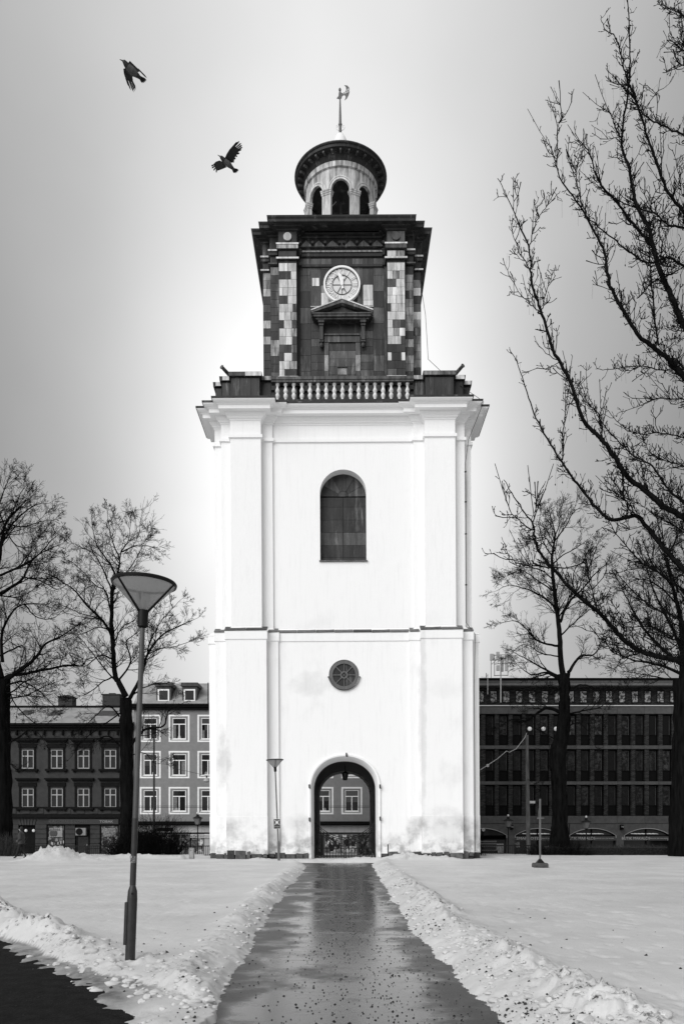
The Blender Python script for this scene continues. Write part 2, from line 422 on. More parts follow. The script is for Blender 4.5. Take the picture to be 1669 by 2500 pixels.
b.build('drip_flashing', CUD, RWo)

# --- upper stage
pl2 = plan(6.32, 6.45, 6.876, 3.73, 4.30, 5.90)
b = MB()
b.sweep(pl2, [(0, 12.0), (0, 22.17), (.085, 22.19), (.085, 22.35), (0, 22.355), (0, 23.09), (.03, 23.10), (.05, 23.16), (.11, 23.20), (.13, 23.26),
              (.22, 23.34), (.265, 23.42), (.27, 23.46), (.54, 23.47), (.55, 23.66), (.59, 23.665), (.62, 23.71), (.72, 23.74), (.80, 23.80), (.82, 23.86)], skip=WE)
xi = 3.73
prof = [(0, 22.17), (.085, 22.19), (.085, 22.35), (0, 22.355), (0, 23.09), (.03, 23.10), (.05, 23.16), (.11, 23.20), (.13, 23.26),
        (.22, 23.34), (.265, 23.42), (.27, 23.46), (.54, 23.47), (.55, 23.66), (.59, 23.665), (.62, 23.71), (.72, 23.74), (.80, 23.80), (.82, 23.86)]
for s in (-1, 1):
    rows = [[((-(xi-p)), s*(6.32+p), z) for p, z in prof], [((xi-p), s*(6.32+p), z) for p, z in prof]]
    b.loft(rows)
    if s > 0: b.add([(-xi, 6.32, 12), (xi, 6.32, 12), (xi, 6.32, 22.17), (-xi, 6.32, 22.17)], [(3, 2, 1, 0)])
win = arch(1.233, 20.75, 15.89, e=2.0, rise=1.0)
b.panel([[(-xi, 12.0), (xi, 12.0), (xi, 22.17), (-xi, 22.17)], win[::-1]], -6.32)
b.loft([[(x, -6.32, z) for x, z in win], [(x, -5.67, z) for x, z in win]])
b.add([(-1.233, -6.32, 15.89), (1.233, -6.32, 15.89), (1.233, -5.67, 15.89), (-1.233, -5.67, 15.89)], [(0, 1, 2, 3)])
b.build('upper_stage', PL, TW)
b = MB(); b.sweep(pl2, [(.78, 23.86), (.86, 23.865), (.86, 23.95), (-.2, 24.06), (-1.0, 24.06)], top=True); b.build('cornice_flashing', CUB, TW)
# attic piers
b = MB(); b.sweep(pl2, [(.10, 24.0), (.10, 24.14), (-.05, 24.16), (-.05, 25.38), (.05, 25.40), (.07, 25.64), (-.5, 25.70)], skip=WE)
b.build('attic_parapet', CUB, TW)
def cells(x0, x1, y, z0, z1, widths, tones, prt, hgt=None, d=.018):
    tot_ = sum(widths); x = x0
    for w_, tn in zip(widths, tones):
        x2 = x+(x1-x0)*w_/tot_
        piece('copper_sheet', prt, x+.008, x2-.008, y-d, y+.01, z0+.008, z1-.008, {'d': CUD, 'm': CUM, 'p': CUP, 's': CUS}[tn])
        x = x2
ATT = bpy.data.objects.new('attic_cladding', None); C.objects.link(ATT); ATT.parent = TW
for s in (-1, 1):
    a, c = sorted((s*4.36, s*5.84))
    cells(a, c, -6.826, 24.25, 25.36, (1, 1.2, 1), 'ddd', ATT); cells(a-.12, c+.12, -6.945, 25.41, 25.63, (1, 1), 'mp' if s < 0 else 'sm', ATT)
    a, c = sorted((s*3.80, s*4.24)); cells(a, c, -6.40, 24.2, 25.3, (1,), 'd', ATT); cells(a-.03, c+.03, -6.525, 25.41, 25.63, (1,), 's', ATT)
    a, c = sorted((s*5.98, s*6.36)); cells(a, c, -6.40, 24.2, 25.34, (1,), 'd', ATT); cells(a, c+.1*(s > 0), -6.525, 25.41, 25.63, (1,), 'p', ATT)
    a, c = sorted((s*6.50, s*6.80)); cells(a, c, -5.86, 24.2, 25.34, (1,), 'd', ATT); cells(a, c+.1*(s > 0), -5.985, 25.41, 25.63, (1,), 'p', ATT)
# corner spouts lying over the parapet caps
for s in (-1, 1):
    q = MB(); q.tube([(s*5.95, -6.3, 25.75), (s*6.32, -6.85, 25.93)], [.10, .085], 10); q.tube([(s*6.32, -6.85, 25.93), (s*6.34, -6.88, 25.94)], [.11, .11], 10)
    q.build('spout', CUM, TW)
# balustrade
BAL = bpy.data.objects.new('balustrade', None); C.objects.link(BAL); BAL.parent = TW
b = MB(); b.box(-3.74, 3.74, -6.70, -6.25, 24.0, 24.30); b.build('base_rail', CUB, BAL)
b = MB(); b.box(-3.75, 3.75, -6.68, -6.30, 25.24, 25.34); b.box(-3.76, 3.76, -6.72, -6.26, 25.345, 25.50); b.build('hand_rail', CUM, BAL)
b = MB(); b.lathe([(.11, 24.30), (.11, 24.345), (.07, 24.36), (.055, 24.40), (.075, 24.46), (.115, 24.54), (.12, 24.60), (.10, 24.67), (.07, 24.72), (.085, 24.735),
                   (.085, 24.76), (.115, 24.80), (.12, 24.86), (.09, 24.94), (.055, 25.03), (.06, 25.10), (.09, 25.14), (.105, 25.155), (.105, 25.24)], 14)
bal = b.build('baluster', WHB, BAL, smooth=True)
for i in range(17):
    x = (i-8)*.430
    if i == 0: bal.location = (x, -6.48, 0)
    else: link('baluster', bal.data, BAL, (x, -6.48, 0))

# --- belfry
BF = bpy.data.objects.new('belfry', None); C.objects.link(BF); BF.parent = TW
pl3 = plan(3.88, 4.007, 4.473, 2.37, 2.51, 3.50)
b = MB(); b.sweep(pl3, [(0, 24.0), (0, 34.95)]); 
b.sweep(pl3, [(.0, 33.74), (.10, 33.78), (.10, 34.0), (.13, 34.04), (.13, 34.09), (.02, 34.10), (.02, 34.80), (.08, 34.82), (.12, 34.88), (.28, 34.92), (.30, 34.96)])
b.sweep(pl3, [(0, 33.18), (.10, 33.20), (.10, 33.33), (0, 33.35)])
b.build('wall', CUB, BF)
pc = []
for k in range(4):
    for t, d in [(-3.50, 4.007), (-3.50, 4.473), (3.50, 4.473), (3.50, 4.007), (4.007, 4.007)]:
        pc.append([(t, -d), (d, t), (-t, d), (-d, -t)][k])
b = MB(); b.sweep(pc, [(-.2, 34.96), (.30, 34.96), (.50, 35.0), (.52, 35.12), (.58, 35.20), (.60, 35.28), (-.6, 35.55)], top=False)
b.sweep(pc, [(-.6, 35.55), (-2.4, 36.3)], top=True)
b.build('cornice', CUB, BF)
# bright bands and copper sheets
def bandp(x0, x1, y, z0, z1, m): piece('band', BF, x0, x1, y-.02, y+.02, z0, z1, m)
for s in (-1, 1):
    a, c = sorted((s*2.38, s*3.63)); bandp(a, c, -4.60, 34.02, 34.10, CUP); bandp(a+.03, c-.03, -4.58, 33.80, 34.0, CUS if s < 0 else CUM); bandp(a, c, -4.585, 33.23, 33.32, CUP)
    a, c = sorted((s*3.62, s*4.12)); bandp(a, c, -4.145, 33.97, 34.06, CUP); bandp(a, c, -4.13, 33.24, 33.32, CUM)
    a, c = sorted((s*4.10, s*4.60)); bandp(a, c, -3.64, 33.97, 34.06, CUP); bandp(a, c, -3.62, 33.23, 33.31, CUP)
bandp(-2.36, 2.36, -4.02, 33.98, 34.06, CUS)
LP = [((1, 1), 'pp'), ((2.2, 1), 'dp'), ((1.1, 1), 'pp'), ((.7, 1, 1.6), 'ppp'), ((1, 1), 'dp'), ((1.2, .6, .5), 'ppd'), ((1, 1, 1), 'pps'), ((.6, 1, .6), 'dpd'),
      ((1, .8, .8), 'pps'), ((1, 1, .7), 'ppm'), ((1, 1, 1), 'mdm'), ((.6, 1, .6), 'mpd'), ((1.1, .8), 'ps'), ((.6, 1.4), 'pd')]
RP = [((1, 1, .6), 'ppp'), ((.6, .8, .6), 'psp'), ((1, 1), 'mp'), ((.6, .8, .8), 'ppp'), ((1, 1), 'pp'), ((.5, 1, 1), 'dpp'), ((1, 1), 'pp'), ((.6, 1, .5), 'pmd'),
      ((.8, .8, .8), 'psp'), ((.7, .6, .4), 'ppd'), ((1, 1), 'dd'), ((.4, 1, .4), 'pdp'), ((1,), 'd'), ((1, 1), 'md')]
pr = random.Random(12)
PIL = [bpy.data.objects.new('pilaster', None) for _ in range(2)]
for o in PIL: C.objects.link(o); o.parent = TW
ztop, pitch = 33.05, .4535
for k in range(14):
    z1 = ztop-k*pitch; z0 = max(z1-pitch, 26.75)
    cells(-3.49, -2.52, -4.473, z0, z1, *LP[k], PIL[0]); cells(2.52, 3.49, -4.473, z0, z1, *RP[k], PIL[1])
    for s in (-1, 1):
        o = PIL[0] if s < 0 else PIL[1]
        a, c = sorted((s*3.52, s*4.00)); cells(a, c, -4.007, z0+.1, z1+.1, (1,), pr.choice('ddmsdds' if s < 0 else 'ssdsmd'), o)
        a, c = sorted((s*4.02, s*4.465)); cells(a, c, -3.50, z0+.15, z1+.15, (1,), pr.choice('ddsdmd' if s < 0 else 'sspsdm'), o)
for s, o in ((-1, PIL[0]), (1, PIL[1])):
    a, c = sorted((s*2.46, s*3.55)); piece('pilaster_base', o, a, c, -4.56, -4.45, 26.55, 26.74, CUP)
    cells(a+.06, c-.06, -4.473, 33.37, 33.72, (1, 1), 'dd' if s < 0 else 'ps', o); cells(a+.06, c-.06, -4.495, 34.12, 34.78, (1,), 'd' if s < 0 else 'm', o)
    q = MB(); q.prism(circle(.225, 0, 28), -4.60, -4.50); ro = q.build('roundel', CUP if s < 0 else CUM, o); ro.location = (s*3.0, 0, 34.46)
# wall sheets: eight columns above the pediment
cols = [-2.35+i*4.70/8 for i in range(9)]
WS = bpy.data.objects.new('wall_cladding', None); C.objects.link(WS); WS.parent = TW
def ws(c, z0, z1, tn, y=-3.88, x0=None, x1=None, d=.018):
    piece('copper_sheet', WS, (cols[c] if x0 is None else x0)+.008, (cols[c+1] if x1 is None else x1)-.008, y-d, y+.02, z0+.008, z1-.008, {'d': CUD, 'm': CUM, 'p': CUP, 's': CUS}[tn])
heights = [33.70, 33.12, 32.2, 31.02]
for c in range(1, 7):
    tn = {1: 'mmm', 2: 'mds', 3: 'dmd', 4: 'dmm', 5: 'mmd', 6: 'mds'}[c]
    for k in range(3): ws(c, heights[k+1], heights[k], tn[k])
piece('copper_sheet', WS, cols[1]+.1, cols[2]-.1, -3.925, -3.89, 32.15, 32.6, CUP); piece('copper_sheet', WS, cols[6]+.02, cols[7]-.04, -3.925, -3.89, 31.35, 32.2, CUP)
piece('copper_sheet', WS, cols[6]+.03, cols[7]-.02, -3.922, -3.89, 31.05, 31.33, CUP); piece('copper_sheet', WS, cols[2]+.02, cols[3]-.2, -3.925, -3.89, 31.05, 31.75, CUP)
for c in (0, 7):
    zs = [33.70, 32.75, 31.85, 30.95, 30.05, 29.15, 28.25, 27.35, 26.5]
    for k in range(8): ws(c, zs[k+1], zs[k], 'mmdmddmd'[k])
piece('band', WS, cols[1], cols[7], -3.93, -3.88, 30.97, 31.02, CUP)
for s in (-1, 1):
    for k in range(11):
        z1 = 30.95-k*.44
        if z1 < 26.5: break
        a, c = sorted((s*1.02, s*1.74)); ws(0, z1-.44, z1, 'dm'[pr.random() < .4], x0=a, x1=c)
# frieze with saw-tooth relief and bosses
zz = 34.30; q = MB()
xs = [-2.33, -1.63, -.93, -.12, .12, .85, 1.60, 2.33]
for a, c in zip(xs[:-1], xs[1:]):
    q.prism([(a, 34.28), (c, 34.28), ((a+c)/2, 34.62)], -4.05, -3.88)
q.build('frieze_relief', CUM, BF)
for x in xs:
    q = MB(); q.tube([(x, -4.22, 34.42), (x, -3.9, 34.42)], [.075, .075], 10); q.build('boss', CUD, BF)
# pediment, brackets, blind door
PD = bpy.data.objects.new('pediment', None); C.objects.link(PD); PD.parent = TW
def SL(v, Y=44.55): return None
q = MB()
for s in (-1, 1):
    q.prism([(s*1.68, 30.30), (s*1.68, 30.40), (0, 31.02), (0, 30.84)] if s > 0 else [(0, 30.84), (0, 31.02), (s*1.68, 30.40), (s*1.68, 30.30)], -4.50, -3.9)
q.build('raking_cornice', CUM, PD, fix=True)
for s in (-1, 1):
    q = MB(); pts = [(s*1.72, 30.39), (s*1.72, 30.45), (0, 31.09), (0, 31.03)]; q.prism(pts if s > 0 else pts[::-1], -4.54, -3.9); q.build('raking_flashing', CUP, PD, fix=True)
q = MB(); q.box(-1.60, 1.60, -4.46, -3.9, 30.10, 30.22); q.box(-1.66, 1.66, -4.50, -3.9, 30.225, 30.30); q.box(-1.48, 1.48, -4.36, -3.9, 30.0, 30.095); q.build('horizontal_cornice', CUM, PD)
q = MB(); q.prism([(-1.3, 30.30), (1.3, 30.30), (0, 30.78)], -4.2, -4.0); q.build('tympanum', CUD, PD)
for s in (-1, 1):
    q = MB(); x = s*1.17; q.box(x-.16, x+.16, -4.34, -3.9, 29.86, 30.0); q.box(x-.13, x+.13, -4.28, -3.9, 29.72, 29.855); q.box(x-.10, x+.10, -4.24, -3.9, 28.95, 29.715)
    q.box(x-.12, x+.12, -4.2, -3.9, 28.86, 28.945); q.lathe([(.0, 28.58), (.07, 28.60), (.11, 28.68), (.11, 28.76), (.07, 28.85)], 12, (x, -4.08)); q.build('bracket', CUM, PD)
DR = bpy.data.objects.new('blind_door', None); C.objects.link(DR); DR.parent = TW
q = MB(); q.box(-1.0, 1.0, -4.10, -3.88, 29.28, 29.36); q.box(-1.0, 1.0, -4.04, -3.88, 28.92, 29.275); q.build('lintel', CUM, DR)
for s in (-1, 1):
    zs = [28.9, 28.2, 27.3, 26.5]
    for k in range(3):
        a, c = sorted((s*.76, s*1.0)); piece('jamb_sheet', DR, a, c, -4.02, -3.86, zs[k+1]+.01, zs[k], CUM if k != 1 else CUS)
for k in range(6):
    z1 = 28.90-k*.44
    if k == 3:
        piece('door_sheet', DR, -.76, -.26, -3.97, -3.88, z1-.43, z1, CUM); piece('door_sheet', DR, .26, .76, -3.97, -3.88, z1-.43, z1, CUM)
    else: piece('door_sheet', DR, -.76, .76, -3.97, -3.88, z1-.43, z1, CUM if k in (1, 2) else CUD)
piece('hatch', DR, -.25, .25, -3.96, -3.88, 27.14, 27.54, CUS); piece('hatch_lintel', DR, -.27, .27, -4.03, -3.90, 27.52, 27.58, CUD)
b = MB(); b.sweep(plan(3.88, 4.007, 4.473, 2.37, 2.51, 3.50), [(.12, 26.2), (.14, 26.5), (.02, 26.55)], skip=()); b.build('base_moulding', CUB, BF)

# --- clock
CK = bpy.data.objects.new('clock', None); C.objects.link(CK); CK.parent = TW; CK.location = (0, -4.03, 32.12)
def dsc(name, r0, r1, y0, y1, m, n=48):
    q = MB(); disc(q, r0, r1, y0, y1, n); return q.build(name, m, CK, smooth=True)
dsc('outer_ring', .93, 1.03, -.12, .10, WHT); dsc('dial', 0, .94, .0, .1, CLK); dsc('shadow_ring', .895, .93, -.03, 0.01, IRON)
dsc('numeral_ring', .53, .55, -.04, 0, IRON)
NUM = ['XII', 'I', 'II', 'III', 'IIII', 'V', 'VI', 'VII', 'VIII', 'IX', 'X', 'XI']
for k in range(12):
    a = k*math.pi/6
    q = text('numeral', NUM[k], .42, WHT, CK, (.725*math.sin(a), -.03, .725*math.cos(a)), (math.pi/2, 0, 0), ext=.012, sx=.75)
    q.rotation_euler = (math.pi/2, a, 0)
    if k not in (1, 3, 5, 6, 7, 9, 11): continue
    q = MB(); q.box(-.011, .011, -.03, 0, .06, .53); sp_ = q.build('spoke', IRON, CK); sp_.rotation_euler = (0, a, 0)
def hand(L, w_, a, y):
    q = MB(); q.prism([(-.05, -.24), (.05, -.24), (.035, -.1), (w_, .12), (w_*.8, L*.45), (w_*1.3, L*.62), (w_*.35, L*.75), (0, L), (-w_*.35, L*.75), (-w_*1.3, L*.62), (-w_*.8, L*.45), (-w_, .12), (-.035, -.1)][::-1], y, y+.02)
    o = q.build('clock_hand', WHT, CK, fix=True); o.rotation_euler = (0, a, 0)
hand(.86, .075, math.radians(-14), -.10); hand(.58, .10, math.radians(-2), -.075)
q = MB(); q.tube([(0, -.13, 0), (0, 0, 0)], .08, 16); q.build('hub', WHT, CK)
q = MB(); q.box(-.04, .04, -.06, .02, -1.15, -1.02); q.build('drop_pipe', PALEM, CK)

# --- shuttered window
SH = bpy.data.objects.new('shuttered_window', None); C.objects.link(SH); SH.parent = TW
ys = -5.70
q = MB(); q.box(-1.26, 1.26, ys, ys+.05, 15.8, 19.6); q.prism(arch(1.25, 20.77, 19.5, e=2., rise=1.), ys, ys+.05); q.build('backing', CUB, SH)
zr = [19.50, 18.98, 18.28, 17.60, 16.92, 16.26, 15.95]
for s in (-1, 1):
    lf = bpy.data.objects.new('shutter_leaf', None); C.objects.link(lf); lf.parent = TW
    for k in range(6):
        a, c = sorted((s*.022, s*1.21)); mid = a+(c-a)*pr.uniform(.3, .7)
        piece('copper_sheet', lf, a, c, ys-.035, ys, zr[k+1]+.006, zr[k]-.006, [CUD, CUD, CUD, CUM, CUD, CUD][k])
zc = 19.55
def wedge(r0, r1, a0, a1, name, m):
    pts = [(r1*math.cos(a0+(a1-a0)*i/8), zc+r1*math.sin(a0+(a1-a0)*i/8)) for i in range(9)]
    pts += [(r0*math.cos(a1-(a1-a0)*i/8), zc+r0*math.sin(a1-(a1-a0)*i/8)) for i in range(9)] if r0 > 0 else [(0, zc)]
    q = MB(); q.prism(pts[::-1], ys-.035, ys); q.build(name, m, SH, fix=True)
for k in range(6): wedge(.30, 1.20, k*math.pi/6+.012, (k+1)*math.pi/6-.012, 'fan_sheet', CUD if k % 2 else CUM)
wedge(0, .285, .02, math.pi-.02, 'fan_hub', CUM)
for k in range(1, 6):
    a = k*math.pi/6; q = MB(); q.tube([(.3*math.cos(a), ys-.045, zc+.3*math.sin(a)), (1.2*math.cos(a), ys-.045, zc+1.2*math.sin(a))], .012, 5); q.build('fan_seam', CUM, SH)
q = MB(); q.box(-1.28, 1.28, -6.42, -5.6, 15.84, 15.895); q.build('sill', CUM, SH)

# --- lantern
LT = bpy.data.objects.new('lantern', None); C.objects.link(LT); LT.parent = TW; LT.location = (-.04, 0, 0)
NA = 8; R0, R1 = 2.12, 1.98
def lantern_wall():
    b = MB(); n = 16           # samples per arch
    zs_, zt2, zb = 39.02, 39.64, 36.2; ha = math.radians(45)*.34
    for R in (R0, R1):
        for k in range(NA):
            a0 = -math.pi/2+k*math.pi/4
            top = []; low = []
            for i in range(n+1):
                t = -1+2*i/n; ang = a0+t*ha
                h = zs_+(zt2-zs_)*math.sqrt(max(0, 1-t*t))
                low.append((R*math.cos(ang), R*math.sin(ang), h)); top.append((R*math.cos(ang), R*math.sin(ang), 40.8))
            b.loft([low, top])
            m0 = a0+ha; m1 = a0+math.pi/4-ha; seg = 4
            lo = [(R*math.cos(m0+(m1-m0)*i/seg), R*math.sin(m0+(m1-m0)*i/seg), zb) for i in range(seg+1)]
            hi = [(x, y, 40.8) for x, y, z in lo]; b.loft([lo, hi])
    for k in range(NA):        # reveals
        a0 = -math.pi/2+k*math.pi/4; o_ = []; i_ = []
        pts = [(-1, zb)]+[(-1+2*i/n, zs_+(zt2-zs_)*math.sqrt(max(0, 1-(-1+2*i/n)**2))) for i in range(n+1)]+[(1, zb)]
        for t, z in pts:
            ang = a0+t*ha; o_.append((R0*math.cos(ang), R0*math.sin(ang), z)); i_.append((R1*math.cos(ang), R1*math.sin(ang), z))
        b.loft([o_, i_])
    return b.build('drum_wall', CUX, LT, smooth=True)
CUX = M('lantern_sheeting', .40, .7, var=.95, scale=5, streak=True, bump=.2, spec=.3, fine=.15)
lantern_wall()
for k in range(NA):           # archivolts, piers, imposts
    a0 = -math.pi/2+k*math.pi/4; ha = math.radians(45)*.34
    q = MB()
    for (ra, rb, rr) in ((1.0, 1.16, 2.17), (1.25, 1.37, 2.15)):
        rings = []
        for i in range(17):
            th = math.pi*i/16; row = []
            for rad, RR in ((ra, 2.11), (ra, rr), (rb, rr), (rb, 2.11)):
                ang = a0-math.cos(th)*ha*rad; z = 39.02+.60*rad*math.sin(th); row.append((RR*math.cos(ang), RR*math.sin(ang), z))
            rings.append(row)
        q.loft(rings, closed=True)
    q.build('archivolt', CUP, LT, fix=True)
    am = a0+math.pi/8
    pier = MB(); hw_ = .275
    pier.box(-hw_, hw_, -2.22, -2.0, 36.2, 38.72)
    o = pier.build('pier', CUP if k % 3 else CUX, LT); o.rotation_euler = (0, 0, am+math.pi/2)
    q = MB(); q.sweep([(-hw_, -2.22), (hw_, -2.22), (hw_, -2.0), (-hw_, -2.0)], [(0, 38.70), (.03, 38.74), (.03, 38.82), (.055, 38.84), (.055, 38.93), (.075, 38.95), (.075, 39.02)], top=True, bottom=True)
    o = q.build('impost', CUX, LT); o.rotation_euler = (0, 0, am+math.pi/2)
b = MB(); b.lathe([(2.13, 40.30), (2.22, 40.34), (2.24, 40.62), (2.18, 40.66)], 64, closed=False); b.build('ring_band', CUX, LT, smooth=True)
b = MB(); b.lathe([(2.12, 40.6), (2.16, 40.72), (2.26, 40.84), (2.30, 40.98), (2.36, 41.02), (2.70, 41.06), (2.72, 41.20), (2.78, 41.23), (2.80, 41.33), (2.70, 41.36), (1.6, 42.0), (.45, 42.7), (.0, 42.8)], 72, closed=False)
b.build('cornice', CUB, LT, smooth=True)
b = MB(); b.lathe([(2.785, 41.26), (2.815, 41.27), (2.815, 41.31), (2.785, 41.32)], 72, closed=False); b.build('rim_highlight', CUM, LT, smooth=True)  # lighter ring: the highlight along the cornice rim, put into its colour
mm = MB(); mm.box(-.05, .05, -2.62, -2.34, 40.93, 41.04); md = None
for k in range(32):
    if md is None: md = mm.build('modillion', CUM, LT); md.rotation_euler = (0, 0, 0)
    else: link('modillion', md.data, LT).rotation_euler = (0, 0, k*2*math.pi/32)
b = MB(); b.lathe([(0, 36.25), (1.8, 36.25)], 32, closed=False); b.build('floor', CUB, LT)
b = MB(); b.lathe([(0, 39.9), (1.8, 39.9)], 32, closed=False); b.build('ceiling', CUB, LT)
b = MB(); b.lathe([(.0, 38.75), (.16, 38.74), (.26, 38.6), (.34, 38.3), (.42, 37.9), (.55, 37.6), (.62, 37.5), (.56, 37.5), (.3, 38.2), (0, 38.5)], 24, closed=False)
b.tube([(0, 0, 38.7), (0, 0, 39.9)], .06, 8); b.box(-1.6, 1.6, -.08, .08, 38.85, 39.02); b.build('bell', IRONG, LT, smooth=True)
q = MB(); q.tube([(-.75, -1.6, 38.2), (-.28, -1.2, 39.0)], .02, 5); q.build('bell_rope', PALEM, LT)
FN = bpy.data.objects.new('finial', None); C.objects.link(FN); FN.parent = TW; FN.location = (-.05, 0, 0)
b = MB(); b.lathe([(.46, 42.6), (.46, 43.35), (.40, 43.62), (.33, 43.80), (.22, 44.0), (.12, 44.08), (0, 44.12)], 24, closed=False); b.build('pedestal', WHT, FN, smooth=True)
b = MB(); b.tube([(0, 0, 44.0), (0, 0, 44.7), (0, 0, 45.2), (0, 0, 46.15), (0, 0, 46.9)], [.085, .085, .075, .045, .03], 10); b.lathe([(0, 44.58), (.1, 44.6), (.12, 44.66), (.1, 44.72), (0, 44.74)], 12, closed=False); b.build('spire_rod', IRONG, FN, smooth=True)
for s in (-1, 1):
    q = MB(); pts = [(s*(.12+.0*i), 0, 44.3) for i in range(1)]
    pts = [(s*.07, 0, 44.30), (s*.20, 0, 44.36), (s*.27, 0, 44.48), (s*.25, 0, 44.60), (s*.18, 0, 44.62), (s*.15, 0, 44.54), (s*.20, 0, 44.50)]
    q.tube(pts, .022, 6); q.build('scroll', WHT, FN, smooth=True)
VN = bpy.data.objects.new('weather_vane', None); C.objects.link(VN); VN.parent = FN
def vu(u, v): return ((u-780)*.00798, 43.62+(515-v)*.00798+.05)
q = MB(); oc = [(812, 90), (835, 92), (850, 108), (854, 135), (846, 165), (833, 190), (814, 206), (822, 185), (820, 168), (808, 165), (797, 172), (790, 192), (775, 196), (754, 190), (768, 172), (770, 150), (774, 135),
     (786, 135), (790, 148), (803, 150), (818, 138), (827, 120), (824, 100)]
q.prism([vu(*p) for p in oc][::-1], -.012, .012); q.build('vane_blade', IRONG, VN, fix=True)
q = MB(); cx_, cz_ = vu(779, 124); q.lathe([(0, cz_-.09), (.06, cz_-.07), (.085, cz_), (.06, cz_+.07), (0, cz_+.09)], 12, (cx_, 0), closed=False); q.build('vane_knob', IRONG, VN, smooth=True)
tx, tz = vu(826, 141); t_ = text('vane_date', '1825', .26, WHT, VN, (tx, -.016, tz), (math.pi/2, math.radians(-28), 0), ext=.003)

# --- lightning conductor down the right-hand corner
q = MB(); q.tube([(3.9, -4.6, 34.9), (4.6, -4.7, 30), (4.75, -4.6, 27.6), (5.6, -5.9, 25.9), (7.1, -7.1, 24.1), (7.35, -7.2, 23.85), (6.65, -6.58, 22.2), (6.49, -6.5, 21), (6.50, -6.49, 16), (6.49, -6.5, 12.5), (6.9, -6.85, 11.8), (6.83, -6.82, 9), (6.84, -6.82, 4), (6.83, -6.83, .4)], .014, 5)
for z in (20.5, 18.9, 17.2, 14.5): q.box(6.44, 6.54, -6.52, -6.44, z, z+.05)
q.build('lightning_conductor', IRON, TW)

# --- iron gate and hanging lamp in the passage
GY = TY-5.9
GT = thing('iron_gate', 'black iron double gate with dipping curved top rails in the tower archway', 'gate', (0, GY, 0))
def sag(x, zs_, zc_, e=2.): return zc_+(zs_-zc_)*abs(x/1.62)**e
for s in (-1, 1):
    for k in range(11):
        x = s*(.04+k*.155); z = sag(x, 1.95, 1.10)
        if k % 2: z = sag(x, 1.75, .68, 1.8)
        q = MB(); q.box(x-(.026 if k in (0, 10) else .017), x+(.026 if k in (0, 10) else .017), -.015, .015, .02, z+.03); q.build('bar', IRON, GT)
    for (a, c, e_) in ((1.95, 1.15, 2.), (1.84, 1.05, 2.), (1.75, .78, 1.8), (1.64, .68, 1.8)):
        q = MB(); q.tube([(s*1.62*t, -.03, sag(1.62*t, a, c, e_)) for t in np.linspace(.01, 1, 14)], .02, 5); q.build('curved_rail', IRON, GT)
    for z in (.12, .55):
        q = MB(); q.box(*sorted((s*.03, s*1.62)), .016, .045, z, z+.035); q.build('cross_rail', IRON, GT)
HL = thing('hanging_lantern', 'black hexagonal lantern hanging on a rod inside the archway', 'lantern', (0, TY-1.5, 0))
q = MB(); q.tube([(0, 0, 4.98), (0, 0, 5.42)], .016, 6); q.build('rod', IRON, HL)
q = MB(); q.lathe([(.0, 5.02), (.06, 5.0), (.13, 4.94), (.235, 4.90), (.235, 4.88), (0, 4.88)], 6, closed=False); q.build('cap', IRON, HL)
q = MB(); q.lathe([(.20, 4.88), (.12, 4.52)], 6, closed=False); q.build('pane', M('smoked_glass', .05, .2), HL)
q = MB(); q.lathe([(0, 4.52), (.125, 4.52), (.11, 4.48), (0, 4.47)], 6, closed=False)
for k in range(6):
    a = k*math.pi/3; q.tube([(.20*math.cos(a), .2*math.sin(a), 4.88), (.12*math.cos(a), .12*math.sin(a), 4.52)], .012, 4)
q.build('frame', IRON, HL)
# ------------------------------------------------------------------ ground
NR = np.random.RandomState(5); TAB = NR.rand(256, 256)
def vn(x, y):
    xi = np.floor(x).astype(int); yi = np.floor(y).astype(int); fx = x-xi; fy = y-yi
    fx = fx*fx*(3-2*fx); fy = fy*fy*(3-2*fy)
    g = lambda a, b: TAB[a % 256, b % 256]
    return (g(xi, yi)*(1-fx)+g(xi+1, yi)*fx)*(1-fy)+(g(xi, yi+1)*(1-fx)+g(xi+1, yi+1)*fx)*fy
def fbm(x, y, o=4, s=0.):
    r_ = 0; a = .5
    for i in range(o): r_ = r_+a*(vn(x*2**i+s+17.3*i, y*2**i+s*1.7+5.1*i)-.5); a *= .55
    return r_
def ss(a, b, x): t = np.clip((x-a)/(b-a), 0, 1); return t*t*(3-2*t)
LE = ([5, 7.26, 8.28, 10.1, 13.2, 19.1, 34.5, 37.2, 38.5, 44], [-1.30, -1.25, -1.29, -1.30, -1.40, -1.57, -1.66, -1.9, -2.3, -2.3])
RE = ([5, 7.26, 8.28, 9.24, 10.8, 12.2, 14.4, 20.3, 36.4, 37.6, 38.5, 44], [1.6, 1.42, 1.37, 1.30, 1.25, 1.17, 1.13, 1.15, 1.21, 1.5, 2.2, 2.2])
def dists(x, y):
    xl = np.interp(y, *LE); xr = np.interp(y, *RE)
    dm = np.maximum(xl-x, x-xr)                                  # metres off the main path
    dm = np.maximum(dm, (y-38.3))                                 # the path ends before the tower
    s = (x+5.48)*(-.818)+(y-12.7)*(-.574); s = np.where(x < 0, s, -9)   # into the side path
    return dm, -s
